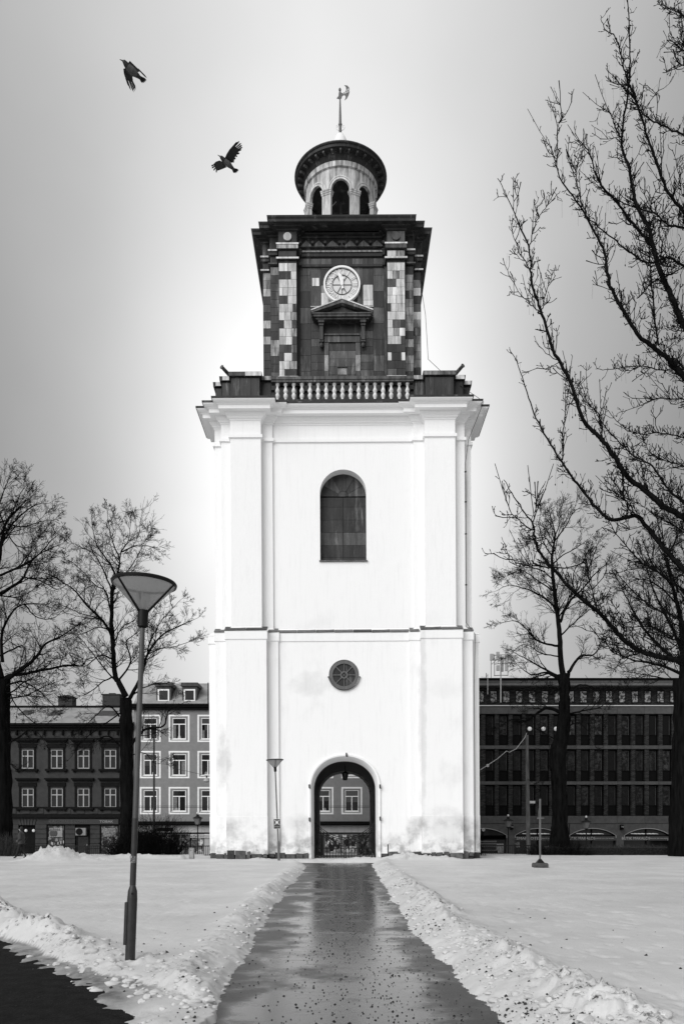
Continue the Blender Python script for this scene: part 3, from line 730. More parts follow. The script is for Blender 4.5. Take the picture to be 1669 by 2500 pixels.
def height(x, y):
    dm, ds = dists(x, y)
    near = np.exp(-np.maximum(y-6, 0)/18)
    jit = .30*fbm(x*1.3, y*1.3, 3, 3.)+.13*fbm(x*7, y*7, 3, 9.)*(.4+near)
    foot = np.interp(x, [-5.4, -3.6, -2.3, -1.5], [.0, .08, .30, .42]); dm2 = dm+jit; ds2 = ds-foot+jit*.9
    d = np.minimum(dm2, ds2)
    lump = fbm(x*9, y*9, 4, 1.); lump2 = np.abs(fbm(x*4.5, y*4.5, 3, 21.)); lump3 = np.abs(fbm(x*14, y*14, 2, 41.))
    right = (x > 0)*1.
    wm = np.where(x > 0, .44+.32*near, .36+.14*near)
    bank = np.exp(-((dm-wm)/(wm*.62))**2)*(dm > -.3)
    side = np.exp(-((ds-foot-.42)/.36)**2)*(ds > foot-.2)*(x < -.9)*(dm > -.1)
    side = side*(.26+1.15*ss(-2.7, -5.0, x))*(1-.8*np.exp(-((x+2.45)/.45)**2-((y-9.3)/.7)**2))
    farfade = 1-.45*ss(20, 38, y)
    B = np.clip(np.maximum(bank*np.where(x > 0, 1.0, .62)*farfade, side*1.15), 0, 1.4)
    h = .075*ss(-.02, .16, d)+.035*ss(.1, .6, d)
    rid = 1-np.abs(fbm(x*5.5, y*5.5, 3, 81.))*4.2; rid = np.clip(rid, 0, 1)
    slab = np.floor(fbm(x*3.1, y*3.1, 2, 14.)*14)/14; big = ss(-.12, .2, fbm(x*.9, y*.9, 2, 71.))
    h = h+B*(.07+.10*big+(.12*lump2+.13*lump+.12*lump3+.22*slab+.03*rid)*(.4+.8*big)+.10*fbm(x*22, y*22, 3, 91.)*near)*ss(-.05, .3, d)
    field = ss(.5, 2., d)
    h = h+field*(.055*fbm(x*.35, y*.35, 3, 5.)+.018*fbm(x*3.2, y*1.5, 4, 7.))
    # footprints and scuffs
    fp = fbm(x*3.1, y*2.1, 3, 50.); h = h-field*.030*ss(.14, .30, fp)*near-field*.02*ss(.1, .3, fbm(x*6, y*4, 2, 150.))
    lr = np.hypot(x+2.636, y-9.8); h = h-.05*np.exp(-(lr/.13)**2)+.03*np.exp(-((lr-.26)/.1)**2)*(1+4*lump)
    h = np.where(d < -.02, -.05, h)
    # thin ice sheet between the bank and the asphalt of the side path
    thr = -.18+.55*fbm(x*.9, y*.9, 4, 33.)+.45*fbm(x*5, y*5, 4, 133.)
    hi = -.028+.055*ss(-.2, .35, ds-thr)+.03*fbm(x*5, y*5, 4, 61.)+.05*ss(-2.3, -1.5, x)*ss(5.2, 6.4, y)
    ic = (ds2 < .05) & (dm2 > -.05) & (ds < 3) & (x < -.9)
    h = np.where(ic & (hi > h), hi, h); icy = np.where(ic, 1.-.85*ss(-2.4, -1.7, x), 0.)
    mounds = [(PX(632, 40.3), 40.3, .55, .5, .38), (PX(1040, 40.0), 40.2, 1.2, .7, .50), (PX(985, 39.4), 39.4, .9, .6, .30), (PX(1095, 40.), 40.4, .7, .6, .30), (PX(700, 41.4), 40.6, 1.2, .3, .1),
              (PX(118, 38), 38, .95, .9, .50), (PX(155, 38), 38.4, 1.3, .9, .30), (PX(240, 38), 38.4, 1.5, .6, .13), (PX(300, 40), 41., 1.3, .7, .22), (PX(420, 40), 41., 1.8, .6, .14)]
    for mx, my, sx, sy, mh in mounds:
        g_ = np.exp(-((x-mx)/sx)**2-((y-my)/sy)**2); h = h+g_*mh*(.8+1.6*lump2+.9*lump)
        B = np.maximum(B, g_*.9)
    h = np.where((y > 39.6) & (np.abs(x) < 8.2) & (y < 58), h*.35, h)
    strip = np.exp(-((y-38.9)/.5)**2)*(np.abs(x) < 3)*(.03+.1*lump2); h = h+strip
    # a churned line in front of the fence
    h = h-.07*np.exp(-((y-38.2)/.25)**2)*(np.abs(x) > 6)*ss(.0, .2, fbm(x*1.2, y*3, 3, 77.))
    h = h-1.16*ss(47.5, 55, y)
    return h, B, icy
def snow_sheet():
    ny, nx = 620, 680
    Y = 4.2*(62/4.2)**(np.linspace(0, 1, ny)); T = np.linspace(-1, 1, nx); T = np.sign(T)*np.abs(T)**1.25*.95
    yy, tt = np.meshgrid(Y, T, indexing='ij'); xx = tt*(yy+3)
    zz, B, IC = height(xx, yy)
    v = np.stack([xx, yy, zz], -1).reshape(-1, 3)
    i = np.arange(ny*nx).reshape(ny, nx); q = np.stack([i[:-1, :-1], i[:-1, 1:], i[1:, 1:], i[1:, :-1]], -1).reshape(-1, 4)
    keep = v[:, 2][q].max(1) > -.045
    keep |= (v[:, 1][q].mean(1) > 47); q = q[keep]
    me = bpy.data.meshes.new('snow'); me.vertices.add(len(v)); me.vertices.foreach_set('co', v.ravel())
    me.loops.add(q.size); me.loops.foreach_set('vertex_index', q.ravel().astype(np.int32))
    me.polygons.add(len(q)); me.polygons.foreach_set('loop_start', np.arange(0, q.size, 4, dtype=np.int32))
    me.polygons.foreach_set('use_smooth', np.ones(len(q), bool)); me.update(calc_edges=True)
    at = me.attributes.new('dirt', 'FLOAT', 'POINT'); at.data.foreach_set('value', B.ravel().astype(np.float32))
    at = me.attributes.new('ice', 'FLOAT', 'POINT'); at.data.foreach_set('value', IC.ravel().astype(np.float32))
    me.validate(); return me
def snow_mat():
    m = M('snow', .72, .6, bump=.0); t = m.node_tree; b = t.nodes['Principled BSDF']
    g = N(t, 'ShaderNodeNewGeometry'); at = N(t, 'ShaderNodeAttribute', attribute_name='dirt')
    def noise(sc, det, rough=.6):
        n = N(t, 'ShaderNodeTexNoise'); n.inputs['Scale'].default_value = sc; n.inputs['Detail'].default_value = det; n.inputs['Roughness'].default_value = rough
        t.links.new(g.outputs['Position'], n.inputs['Vector']); return n.outputs[0]
    base = maprange(t, noise(.5, 5), .3, .7, .50, .64)
    grit = maprange(t, noise(15, 6, .75), .51, .58, 0, 1, True)
    clus = maprange(t, noise(2.2, 5), .50, .60, 0, 1, True)
    dirt = mth(t, 'MULTIPLY', mth(t, 'MULTIPLY', grit, clus), mth(t, 'POWER', at.outputs['Fac'], 1.3), clamp=True)
    speck = maprange(t, noise(40, 2, .5), .735, .76, 0, .7)
    dirt = mth(t, 'MAXIMUM', dirt, speck)
    ai = N(t, 'ShaderNodeAttribute', attribute_name='ice')
    icef = mth(t, 'SUBTRACT', 1.0, mth(t, 'MULTIPLY', ai.outputs['Fac'], maprange(t, noise(3, 6, .7), .35, .65, .80, .35)))
    v = mth(t, 'MULTIPLY', mth(t, 'MULTIPLY', base, icef), mth(t, 'SUBTRACT', 1.0, mth(t, 'MULTIPLY', dirt, .93)))
    cc = N(t, 'ShaderNodeCombineColor')
    for i in range(3): t.links.new(v, cc.inputs[i])
    t.links.new(cc.outputs[0], b.inputs['Base Color'])
    bp = N(t, 'ShaderNodeBump'); bp.inputs['Strength'].default_value = .35; bp.inputs['Distance'].default_value = .03
    hh = mth(t, 'ADD', noise(6, 8, .7), mth(t, 'MULTIPLY', noise(45, 4, .7), .25))
    t.links.new(hh, bp.inputs['Height']); t.links.new(bp.outputs[0], b.inputs['Normal'])
    return m
SNOW = snow_mat()
o = link('snow_ground', snow_sheet(), None); o.data.materials.append(SNOW); kind(o, 'structure')
# the land beyond and all round
FIELD = M('far_snow', .5, .9, var=.2, scale=.3)
b = MB(); z0 = -1.15
b.add([(-600, 58, z0), (600, 58, z0), (600, 900, z0), (-600, 900, z0)], [(0, 1, 2, 3)])
b.add([(-600, -400, -.07), (600, -400, -.07), (600, 3.0, -.07), (-600, 3.0, -.07)], [(0, 1, 2, 3)])
for s in (-1, 1):
    x0, x1 = sorted((s*600, s*5)); b.add([(x0, 3.0, -.07), (x1, 3.0, -.07), (x1, 47, -.07), (x0, 47, -.07), (x1, 58, z0), (x0, 58, z0)], [(0, 1, 2, 3), (3, 2, 4, 5)])
kind(b.build('ground', FIELD), 'structure')
def asphalt():
    m = M('wet_asphalt', .05, .3); t = m.node_tree; b = t.nodes['Principled BSDF']
    g = N(t, 'ShaderNodeNewGeometry')
    def noise(sc, det=5, mp_=(1, 1, 1), rough=.6):
        mp = N(t, 'ShaderNodeMapping'); mp.inputs['Scale'].default_value = mp_; t.links.new(g.outputs['Position'], mp.inputs[0])
        n = N(t, 'ShaderNodeTexNoise'); n.inputs['Scale'].default_value = sc; n.inputs['Detail'].default_value = det; n.inputs['Roughness'].default_value = rough
        t.links.new(mp.outputs[0], n.inputs['Vector']); return n.outputs[0]
    sx_ = N(t, 'ShaderNodeSeparateXYZ'); t.links.new(g.outputs['Position'], sx_.inputs[0])
    mid = maprange(t, mth(t, 'ABSOLUTE', mth(t, 'ADD', sx_.outputs[0], .05)), .5, 1.3, .12, -.10, True)
    wet = maprange(t, mth(t, 'ADD', noise(1.0, 6, (.8, .9, 1), .66), mid), .37, .62, 0, 1, True)
    slush = maprange(t, noise(2.6, 7, (.7, 1.6, 1), .7), .53, .66, 0, 1, True)
    col = mth(t, 'ADD', maprange(t, noise(90, 3), .3, .7, .010, .032), mth(t, 'MULTIPLY', slush, .05))
    cc = N(t, 'ShaderNodeCombineColor')
    for i in range(3): t.links.new(col, cc.inputs[i])
    t.links.new(cc.outputs[0], b.inputs['Base Color'])
    ro = mth(t, 'ADD', mth(t, 'SUBTRACT', .46, mth(t, 'MULTIPLY', wet, .29)), mth(t, 'MULTIPLY', slush, .1))
    t.links.new(ro, b.inputs['Roughness'])
    b.inputs['Specular IOR Level'].default_value = .5
    bp = N(t, 'ShaderNodeBump'); bp.inputs['Distance'].default_value = .01
    st = mth(t, 'SUBTRACT', .40, mth(t, 'MULTIPLY', wet, .37)); t.links.new(st, bp.inputs['Strength'])
    t.links.new(mth(t, 'ADD', noise(70, 4), mth(t, 'MULTIPLY', noise(7, 4), .6)), bp.inputs['Height']); t.links.new(bp.outputs[0], b.inputs['Normal'])
    return m
ASP = asphalt()
b = MB(); b.add([(-1.34, 3.0, 0), (4.5, 3.0, 0), (4.5, 43, 0), (-4, 43, 0), (-4, 12, 0), (-1.34, 8, 0)], [(0, 1, 2, 3, 4, 5)]); kind(b.build('path', ASP), 'structure')
b = MB(); b.add([(-16, 3.0, 0), (-1.34, 3.0, 0), (-1.34, 8, 0), (-4, 12, 0), (-4, 20, 0), (-16, 20, 0)], [(0, 1, 2, 3, 4, 5)]); kind(b.build('side_path', M('gritty_asphalt', .012, .85, var=.5, scale=6, bump=.6, spec=.06, fine=.5)), 'structure')
# gravel, snow lumps, clods: what nobody could count
def octa(b, x, y, z, r_, sq=.7, rr=random):
    j = lambda: r_*rr.uniform(.7, 1.3)
    a = rr.uniform(0, 3.1); c, s = math.cos(a), math.sin(a); A, B_ = j(), j(); 
    b.add([(x+A*c, y+A*s, z), (x-B_*s, y+B_*c, z), (x-j()*c, y-j()*s, z), (x+j()*s, y-j()*c, z), (x+r_*.2, y, z+r_*sq*rr.uniform(.7, 1.3)), (x, y, z-r_*sq)],
          [(0, 1, 4), (1, 2, 4), (2, 3, 4), (3, 0, 4), (1, 0, 5), (2, 1, 5), (3, 2, 5), (0, 3, 5)])
gr = random.Random(4)
b = MB()
for i in range(2300):
    y = 5.5*math.exp(gr.random()*1.5); x = gr.gauss(.35, .55) if gr.random() < .6 else gr.uniform(-1.3, 1.4)
    if i % 4 == 0: y = gr.uniform(5, 11.5); x = gr.uniform(-6.5, -1.2)
    octa(b, x, y, .003, gr.uniform(.004, .012) if gr.random() < .93 else gr.uniform(.012, .02), .6, gr)
dmx, dsx = dists(np.array([v[0] for v in b.v[::6]]), np.array([v[1] for v in b.v[::6]]))
nb = MB()
for i, (d1, d2) in enumerate(zip(dmx, dsx)):
    if min(d1, d2) < -.02: nb.add(b.v[i*6:i*6+6], [tuple(k-i*6 for k in f) for f in b.f[i*8:i*8+8]])
kind(nb.build('gravel', M('gravel_stone', .012, .8)), 'stuff')
ico = bmesh.new(); bmesh.ops.create_icosphere(ico, subdivisions=2, radius=1); IV = [v.co.copy() for v in ico.verts]; IF = [tuple(v.index for v in f.verts) for f in ico.faces]; ico.free()
def lump(b, x, y, z, r_, rr, sq=.75):
    o_ = Vector((rr.uniform(0, 99), rr.uniform(0, 99), rr.uniform(0, 99))); from_ = []
    sx, sy = rr.uniform(.7, 1.35), rr.uniform(.7, 1.35)
    for v in IV:
        k = 1+.38*(noise_.noise(v*1.5+o_))+.18*noise_.noise(v*4+o_)
        from_.append((x+v.x*r_*k*sx, y+v.y*r_*k*sy, z+v.z*r_*k*sq))
    b.add(from_, IF)
from mathutils import noise as noise_
b = MB(); cd = MB()
N_ = 800; ys_ = []
for i in range(N_):
    y = 6*math.exp(gr.random()*1.75)
    t_ = gr.random()
    if t_ < .56: x = float(np.interp(y, *RE))+abs(gr.gauss(.32, .28))+.02; 
    elif t_ < .78: x = float(np.interp(y, *LE))-abs(gr.gauss(.22, .2))
    else:
        u_ = gr.uniform(-.2, 4.4); q_ = gr.gauss(.42, .26); x = -1.66-u_*.575+.818*q_; y = 7.26+u_*.82+.574*q_
    ys_.append((x, y))
A_ = np.array(ys_); Hh, Bb, _ic = height(A_[:, 0], A_[:, 1])
for (x, y), h_, bb in zip(ys_, Hh, Bb):
    if h_ < -.04: continue
    r_ = gr.uniform(.012, .05)*(1+.25*(x < -2.2)*(gr.random() < .5)*2)
    (lump)(b, x, y, h_+r_*.05, r_*(.75 if gr.random() < .7 else 1.25), gr, .6)
kind(b.build('snow_lumps', SNOW, smooth=True), 'stuff')
pts = []
for i in range(2000):
    y = 6*math.exp(gr.random()*1.7); c_ = math.sin(y*2.1)+math.sin(y*.9+1)
    if gr.random() > .12+.45*c_: continue
    x = float(np.interp(y, *RE))+abs(gr.gauss(.22, .22)) if gr.random() < .8 else float(np.interp(y, *LE))-abs(gr.gauss(.25, .3))
    pts.append((x, y))
for i in range(70): pts.append((gr.gauss(2.7, 1.4), gr.uniform(7, 16)))
for i in range(60): pts.append((gr.gauss(-2.2, .7), gr.uniform(8, 13)))
A_ = np.array(pts); Hh, Bb, _ic = height(A_[:, 0], A_[:, 1])
for (x, y), h_ in zip(pts, Hh):
    if h_ > -.04: octa(cd, x, y, h_+.006, gr.uniform(.004, .012) if gr.random() < .8 else gr.uniform(.012, .028), .7, gr)
CLOD = M('soil_clod', .03, .95)
kind(cd.build('soil_clods', CLOD), 'stuff')
def hz(x, y): return float(height(np.array([x]), np.array([y]))[0][0])

# ------------------------------------------------------------------ street behind
STZ = -1.10
b = MB(); b.add([(-60, 56.5, STZ), (60, 56.5, STZ), (60, 68.3, STZ), (-60, 68.3, STZ)], [(0, 1, 2, 3)]); kind(b.build('street', ASP), 'structure')
b = MB(); b.box(-60, 60, 68.3, 72.5, STZ-.1, STZ+.13); kind(b.build('pavement', M('paving', .12, .8, var=.3, scale=3)), 'structure')

# --- plastered house behind the tower (grey walls, white framed windows)
GP = M('grey_plaster', .21, .85, var=.12, scale=2.2, bump=.15, fine=.05)
DP = M('dark_plaster', .034, .85, var=.3, scale=2.2, bump=.15, fine=.1)
DPL = M('dark_plaster_trim', .036, .85, var=.25, scale=3)
DTR = M('dark_trim', .007, .8, spec=.1, var=.3, scale=3)
FRW = M('frame_white', .82, .6, var=.08, scale=5)
FRG = M('frame_grey', .17, .7, var=.12, scale=5)
ROOFS = M('roof_snow', .27, .9, var=.35, scale=1.2, bump=.2)
ROOFD = M('roof_metal', .03, .5, var=.4, scale=3, streak=True)
YB = 70.0; SB = YB/F
def X7(px): return (px-CX)*SB
def Z7(py): return CZ+(HY-py)*SB
GH = thing('plastered_house', 'grey plastered house with white framed windows behind the tower', 'house', (0, 0, 0))
gx0, gx1 = X7(327), 5.2
wins = [(k, 437.3+70.2*k) for k in range(-1, 9)]
rowsz = [(Z7(1745.5), 0), (Z7(1834), 1), (Z7(1922), 2)]
holes = []
for k, pxc in wins:
    xc = X7(pxc)
    for zt_, rw in rowsz: holes.append([(xc-.60, zt_-2.13), (xc+.60, zt_-2.13), (xc+.60, zt_-.27), (xc-.60, zt_-.27)])
eav = Z7(1727)
b = MB(); b.facade(gx0, gx1, Z7(2008), eav, holes, YB)
for h_ in holes:
    b.loft([[(x, YB, z) for x, z in h_], [(x, YB+.18, z) for x, z in h_]], closed=True, flip=True)
b.box(gx0, gx1, YB+.9, YB+11, STZ, eav)
b.add([(gx0, YB, STZ), (gx0, YB+1, STZ), (gx0, YB+1, eav), (gx0, YB, eav)], [(0, 3, 2, 1)]); b.add([(gx1, YB, STZ), (gx1, YB+1, STZ), (gx1, YB+1, eav), (gx1, YB, eav)], [(0, 1, 2, 3)])
b.build('wall', GP, GH)
BLIND = M('blind', .09, .8, objrand=.6); CURT = M('curtain', .16, .9, var=.4, scale=8); ORN = M('sill_ornament', .6, .7)
wr = random.Random(9)
def plaster_window(xc, zt_, first=[None]):
    w_ = bpy.data.objects.new('window', None); C.objects.link(w_); w_.parent = GH; w_.location = (xc, YB, zt_)
    if first[0] is None:
        q = MB(); disc = [(-.91, -2.39, -.77, 0), (.77, -2.39, .91, 0), (-.77, -.14, .77, 0), (-.77, -2.39, .77, -2.25)]
        for x0, z0_, x1, z1_ in disc: q.box(x0, x1, -.03, .01, z0_, z1_)
        me1 = q.build('surround', FRW, w_).data
        q = MB()
        for x0, x1, z0_, z1_ in ((-.60, -.53, -2.13, -.27), (.53, .60, -2.13, -.27), (-.53, .53, -.34, -.27), (-.53, .53, -2.13, -2.06), (-.53, .53, -.86, -.78), (-.04, .04, -2.06, -.86)): q.box(x0, x1, .03, .10, z0_, z1_)
        q.box(-.64, .64, -.07, .05, -2.19, -2.13)
        me2 = q.build('frame', FRW, w_).data
        q = MB(); q.box(-.54, .54, .085, .10, -2.08, -.3); me3 = q.build('pane', GLASS, w_).data
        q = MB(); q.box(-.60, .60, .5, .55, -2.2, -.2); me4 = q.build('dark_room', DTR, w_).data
        first[0] = (me1, me2, me3)
    else:
        link('surround', first[0][0], w_); link('frame', first[0][1], w_); link('pane', first[0][2], w_)
    if wr.random() < .35: q = MB(); q.box(-.5, .5, .078, .083, -.78+wr.uniform(0, .2)-.6, -.35); q.build('blind', BLIND, w_)
    if wr.random() < .6:
        q = MB(); s = wr.choice((-1, 1)); a = wr.uniform(.15, .35); q.box(*sorted((s*.5, s*(.5-a))), .078, .084, -2.05, -.9); q.build('curtain', CURT, w_)
    if wr.random() < .5:
        q = MB(); x = wr.uniform(-.3, .3)
        for i in range(5): q.box(x-.12+i*.055, x-.10+i*.055, .07, .082, -2.04, -1.78-.05*abs(i-2))
        q.box(x-.14, x+.14, .07, .082, -2.05, -2.01); q.build('sill_ornament', ORN, w_)
for k, pxc in wins:
    for zt_, rw in rowsz: plaster_window(X7(pxc), zt_)
b = MB(); b.box(gx0-.1, gx1+.1, YB-.45, YB+.2, eav-.02, eav+.10); b.box(gx0-.1, gx1+.1, YB-.25, YB+.0, eav-.25, eav-.03); b.box(gx0-.1, gx1+.1, YB-.55, YB-.40, eav+.10, eav+.24); b.build('eaves', DTR, GH)
b = MB(); rz = Z7(1668)+.4
b.add([(gx0, YB-.4, eav+.12), (gx1, YB-.4, eav+.12), (gx1, YB+2.6, rz), (gx0, YB+2.6, rz), (gx1, YB+8, rz+1), (gx0, YB+8, rz+1)], [(0, 1, 2, 3), (3, 2, 4, 5)]); b.build('roof', ROOFS, GH)
for pxc in (398, 461.5, 560, 640, 720, 800, 880):
    xc = X7(pxc); d = bpy.data.objects.new('dormer', None); C.objects.link(d); d.parent = GH
    w_ = X7(18)-X7(0)
    q = MB(); q.box(xc-w_, xc+w_, YB+.25, YB+3.2, eav+.1, Z7(1672)); q.box(xc-w_-.1, xc+w_+.1, YB+.1, YB+3.4, Z7(1675), Z7(1666)); q.build('cheeks', ROOFD, d)
    q = MB(); z0_, z1_ = Z7(1712), Z7(1682); w2 = w_*.78
    for x0, x1, a, c in ((xc-w2, xc-w2+.12, z0_, z1_), (xc+w2-.12, xc+w2, z0_, z1_), (xc-w2+.12, xc+w2-.12, z1_-.12, z1_), (xc-w2+.12, xc+w2-.12, z0_, z0_+.12)): q.box(x0, x1, YB+.17, YB+.26, a, c)
    q.build('frame', FRW, d); q = MB(); q.box(xc-w2+.1, xc+w2-.1, YB+.20, YB+.24, z0_+.1, z1_-.1); q.build('pane', M('dormer_glass', .03, .15), d)
    for s in (-1, 1):     # standing seams of the cheek roofs
        for i in range(5):
            q = MB(); q.tube([(xc+s*(w_+.12+i*.2), YB+.35+i*.12, eav+.25+.1*i), (xc+s*(w_+.12+i*.2), YB+1.9, Z7(1682))], .02, 4); q.build('seam', ROOFD, d)
b = MB(); b.box(X7(378), X7(400), YB+4, YB+5.2, rz, Z7(1648)); b.box(X7(376), X7(402), YB+3.9, YB+5.3, Z7(1650), Z7(1647)); b.tube([(X7(384), YB+4.5, Z7(1648)), (X7(384), YB+4.5, Z7(1642))], .12, 8); b.build('chimney', DP, GH)
b = MB(); b.tube([(X7(509), YB-.2, eav), (X7(509), YB-.2, Z7(1668))], .05, 6); b.build('roof_pole', DTR, GH)
# shop front
b = MB(); b.box(gx0, gx1, YB-.5, YB+.02, Z7(2012), Z7(2006)); b.box(gx0, gx1, YB-.42, YB+.0, Z7(2015), Z7(2012.3)); b.build('canopy', DTR, GH)
PANW = M('shop_panel', .42, .6, var=.1, scale=3, objrand=.12)
zp0, zp1 = Z7(2033), Z7(2015.5)
x = gx0+.02
while x < gx1-.3: piece('fascia_panel', GH, x, x+.58, YB-.03, YB+.05, zp0, zp1, PANW); x += .593
b = MB(); b.box(gx0, gx1, YB+.0, YB+.3, Z7(2036), zp0-.01); b.build('lintel', DTR, GH)
SHOPG = bpy.data.materials.new('shop_glass'); 
def shopglass(m, seed, lo, hi, sc):
    m.use_nodes = True; t = m.node_tree; b = t.nodes['Principled BSDF']; b.inputs['Roughness'].default_value = .25
    g = N(t, 'ShaderNodeNewGeometry'); mp = N(t, 'ShaderNodeMapping'); mp.inputs['Location'].default_value = (seed, 0, 0); mp.inputs['Scale'].default_value = (1, 1, .8)
    t.links.new(g.outputs['Position'], mp.inputs[0]); v = N(t, 'ShaderNodeTexVoronoi'); v.distance = 'CHEBYCHEV'; v.inputs['Scale'].default_value = sc
    t.links.new(mp.outputs[0], v.inputs['Vector']); b2 = N(t, 'ShaderNodeRGBToBW'); t.links.new(v.outputs['Color'], b2.inputs[0])
    n_ = N(t, 'ShaderNodeTexNoise'); n_.inputs['Scale'].default_value = 6; n_.inputs['Detail'].default_value = 8; t.links.new(mp.outputs[0], n_.inputs['Vector'])
    c = maprange(t, mth(t, 'MULTIPLY', mth(t, 'POWER', b2.outputs[0], 4.5), maprange(t, n_.outputs[0], .4, .6, .2, 1.4)), 0, .3, lo, hi); cc = N(t, 'ShaderNodeCombineColor')
    for i in range(3): t.links.new(c, cc.inputs[i])
    t.links.new(cc.outputs[0], b.inputs['Base Color']); return m
SHOPG = shopglass(SHOPG, 3, .01, .7, 2.6); SHOPD = shopglass(bpy.data.materials.new('shop_display'), 11, .006, .20, 5.5)
DGL = M('shop_dark_glass', .015, .12)
def shop(x0, x1, z0_, z1_, mat, prt=GH, y=YB, frame=FRG, nm='shop_window', fr=.06):
    w_ = bpy.data.objects.new(nm, None); C.objects.link(w_); w_.parent = prt
    q = MB(); q.box(x0, x0+fr, y-.05, y+.1, z0_, z1_); q.box(x1-fr, x1, y-.05, y+.1, z0_, z1_); q.box(x0+fr, x1-fr, y-.05, y+.1, z1_-fr, z1_); q.box(x0+fr, x1-fr, y-.05, y+.1, z0_, z0_+fr); q.build('frame', frame, w_)
    q = MB(); q.box(x0+fr, x1-fr, y+.0, y+.05, z0_+fr, z1_-fr); q.build('pane', mat, w_); return w_
zb = STZ+.13; zl = Z7(2036.5)
segs = [(327, 380, 'd'), (381, 441, 'g'), (441, 463, 'k'), (467, 497, 'g'), (498, 511, 'p')]+[(512+i*40, 551+i*40, 'gkdg'[i % 4]) for i in range(12)]
for a, c, tname in segs:
    if X7(c) > gx1: break
    if tname == 'p': b = MB(); b.box(X7(a), X7(c), YB, YB+.3, zb, zl); b.build('shop_pier', PANW, GH)
    else: shop(X7(a), X7(c), zb+.02+(0.35 if tname == 'g' else 0), zl, {'g': SHOPG, 'k': SHOPD, 'd': DGL}[tname])
    if tname == 'g': b = MB(); b.box(X7(a), X7(c), YB-.02, YB+.2, zb, zb+.36); b.build('stall_riser', PANW, GH)
for z_ in (2038.5, 2043.5):
    b = MB(); b.box(X7(465), X7(760), YB-.15, YB-.06, Z7(z_+1.6), Z7(z_)); b.build('awning_rail', FRW, GH)
b = MB(); b.box(X7(382), X7(423), YB-.08, YB-.03, Z7(2030), Z7(2021)); b.build('shop_sign', DTR, GH)

# --- dark house with the tobacco shop
DH = thing('corner_shop_house', 'dark three storey house with snowy roof and tobacco shop, left of the grey house', 'house')
dx0, dx1 = -36.5, gx0-.02
wx = [-66, 0.5, 67.3, 138.3, 203.3, 268.7]
rows2 = [1830.7, 1925.5]; de = Z7(1772)
holes = []
for px in wx:
    for py in rows2: holes.append([(X7(px)-.53, Z7(py)-1.66), (X7(px)+.53, Z7(py)-1.66), (X7(px)+.53, Z7(py)), (X7(px)-.53, Z7(py))])
b = MB(); b.facade(dx0, dx1, Z7(1992), de, holes, YB)
for h_ in holes: b.loft([[(x, YB, z) for x, z in h_], [(x, YB+.2, z) for x, z in h_]], closed=True, flip=True)
b.box(dx0, dx1, YB+.9, YB+10, STZ, de); b.build('wall', DP, DH)
wm = None
for px in wx:
    for i, py in enumerate(rows2):
        w_ = bpy.data.objects.new('window', None); C.objects.link(w_); w_.parent = DH; w_.location = (X7(px), YB, Z7(py))
        if wm is None:
            q = MB()
            for x0, x1, z0_, z1_ in ((-.53, -.45, -1.66, 0), (.45, .53, -1.66, 0), (-.45, .45, -.07, 0), (-.45, .45, -1.66, -1.58), (-.45, .45, -.60, -.52), (-.05, .05, -1.58, -.60), (-.05, .05, -.52, -.07)): q.box(x0, x1, .05, .12, z0_, z1_)
            a1 = q.build('frame', M('frame_dull', .36, .7, var=.15), w_)
            q = MB(); q.box(-.46, .46, .10, .12, -1.62, -.04); a2 = q.build('pane', GLASS, w_)
            q = MB(); q.box(-.98, .98, -.34, 0, .76, .90); q.box(-.90, .90, -.22, 0, .64, .755); q.box(-.80, .80, -.10, 0, .18, .50); q.box(-.74, -.56, -.06, 0, -1.66, .175); q.box(.56, .74, -.06, 0, -1.66, .175); a3 = q.build('hood', DTR, w_)
            q = MB(); q.box(-.95, .95, -.24, 0, -1.86, -1.70); q.box(-.85, -.70, -.15, 0, -2.0, -1.865); q.box(.70, .85, -.15, 0, -2.0, -1.865); a4 = q.build('sill', DTR, w_)
            wm = [a1.data, a2.data, a3.data, a4.data]
        else:
            for nm, me in zip(('frame', 'pane', 'hood', 'sill'), wm): link(nm, me, w_)
b = MB(); b.box(dx0, dx1, YB-.6, YB+.1, de, de+.16); b.box(dx0, dx1, YB-.4, YB, de-.18, de-.01); b.box(dx0, dx1, YB-.2, YB, de-.42, de-.2); b.build('eaves_cornice', DTR, DH)
b = MB(); b.box(dx0, dx1, YB-.08, YB, Z7(1805), Z7(1802)); 
x = dx0+.6
while x < dx1-.5: b.box(x, x+.10, YB-.28, YB, de-.85, de-.43); x += .8
b.build('frieze_brackets', DTR, DH)
x = X7(67.3)
for px in (30, 67.3, 103, 138.3, 171, 203.3, 236, 268.7):
    q = MB(); q.box(X7(px)-.30, X7(px)+.30, YB-.04, YB, Z7(1799), Z7(1790)); q.box(X7(px)-.2, X7(px)+.2, YB-.06, YB-.04, Z7(1797.5), Z7(1791.5)); q.build('attic_panel', DPL, DH)
b = MB(); b.box(dx0, dx1, YB-.12, YB, Z7(1973), Z7(1970.5)); b.box(dx0, dx1, YB-.30, YB, Z7(1997), Z7(1988)); b.build('belt_course', DTR, DH)
x = dx0
while x < dx1-.5: piece('belt_panel', DH, x, x+.62, YB-.05, YB+.01, Z7(1987), Z7(1974), DPL); x += 1.19
RY = YB+5.5; rz2 = CZ+(HY-1728)*RY/F
b = MB(); b.add([(dx0, YB-.45, de+.17), (dx1, YB-.45, de+.17), (dx1, RY, rz2), (dx0, RY, rz2), (dx1, YB+10, rz2-1.5), (dx0, YB+10, rz2-1.5)], [(0, 1, 2, 3), (3, 2, 4, 5)]); b.build('roof', ROOFS, DH)
b = MB(); b.box(dx0, dx1, RY-.1, RY+.1, rz2, rz2+.18); b.build('ridge', DTR, DH)
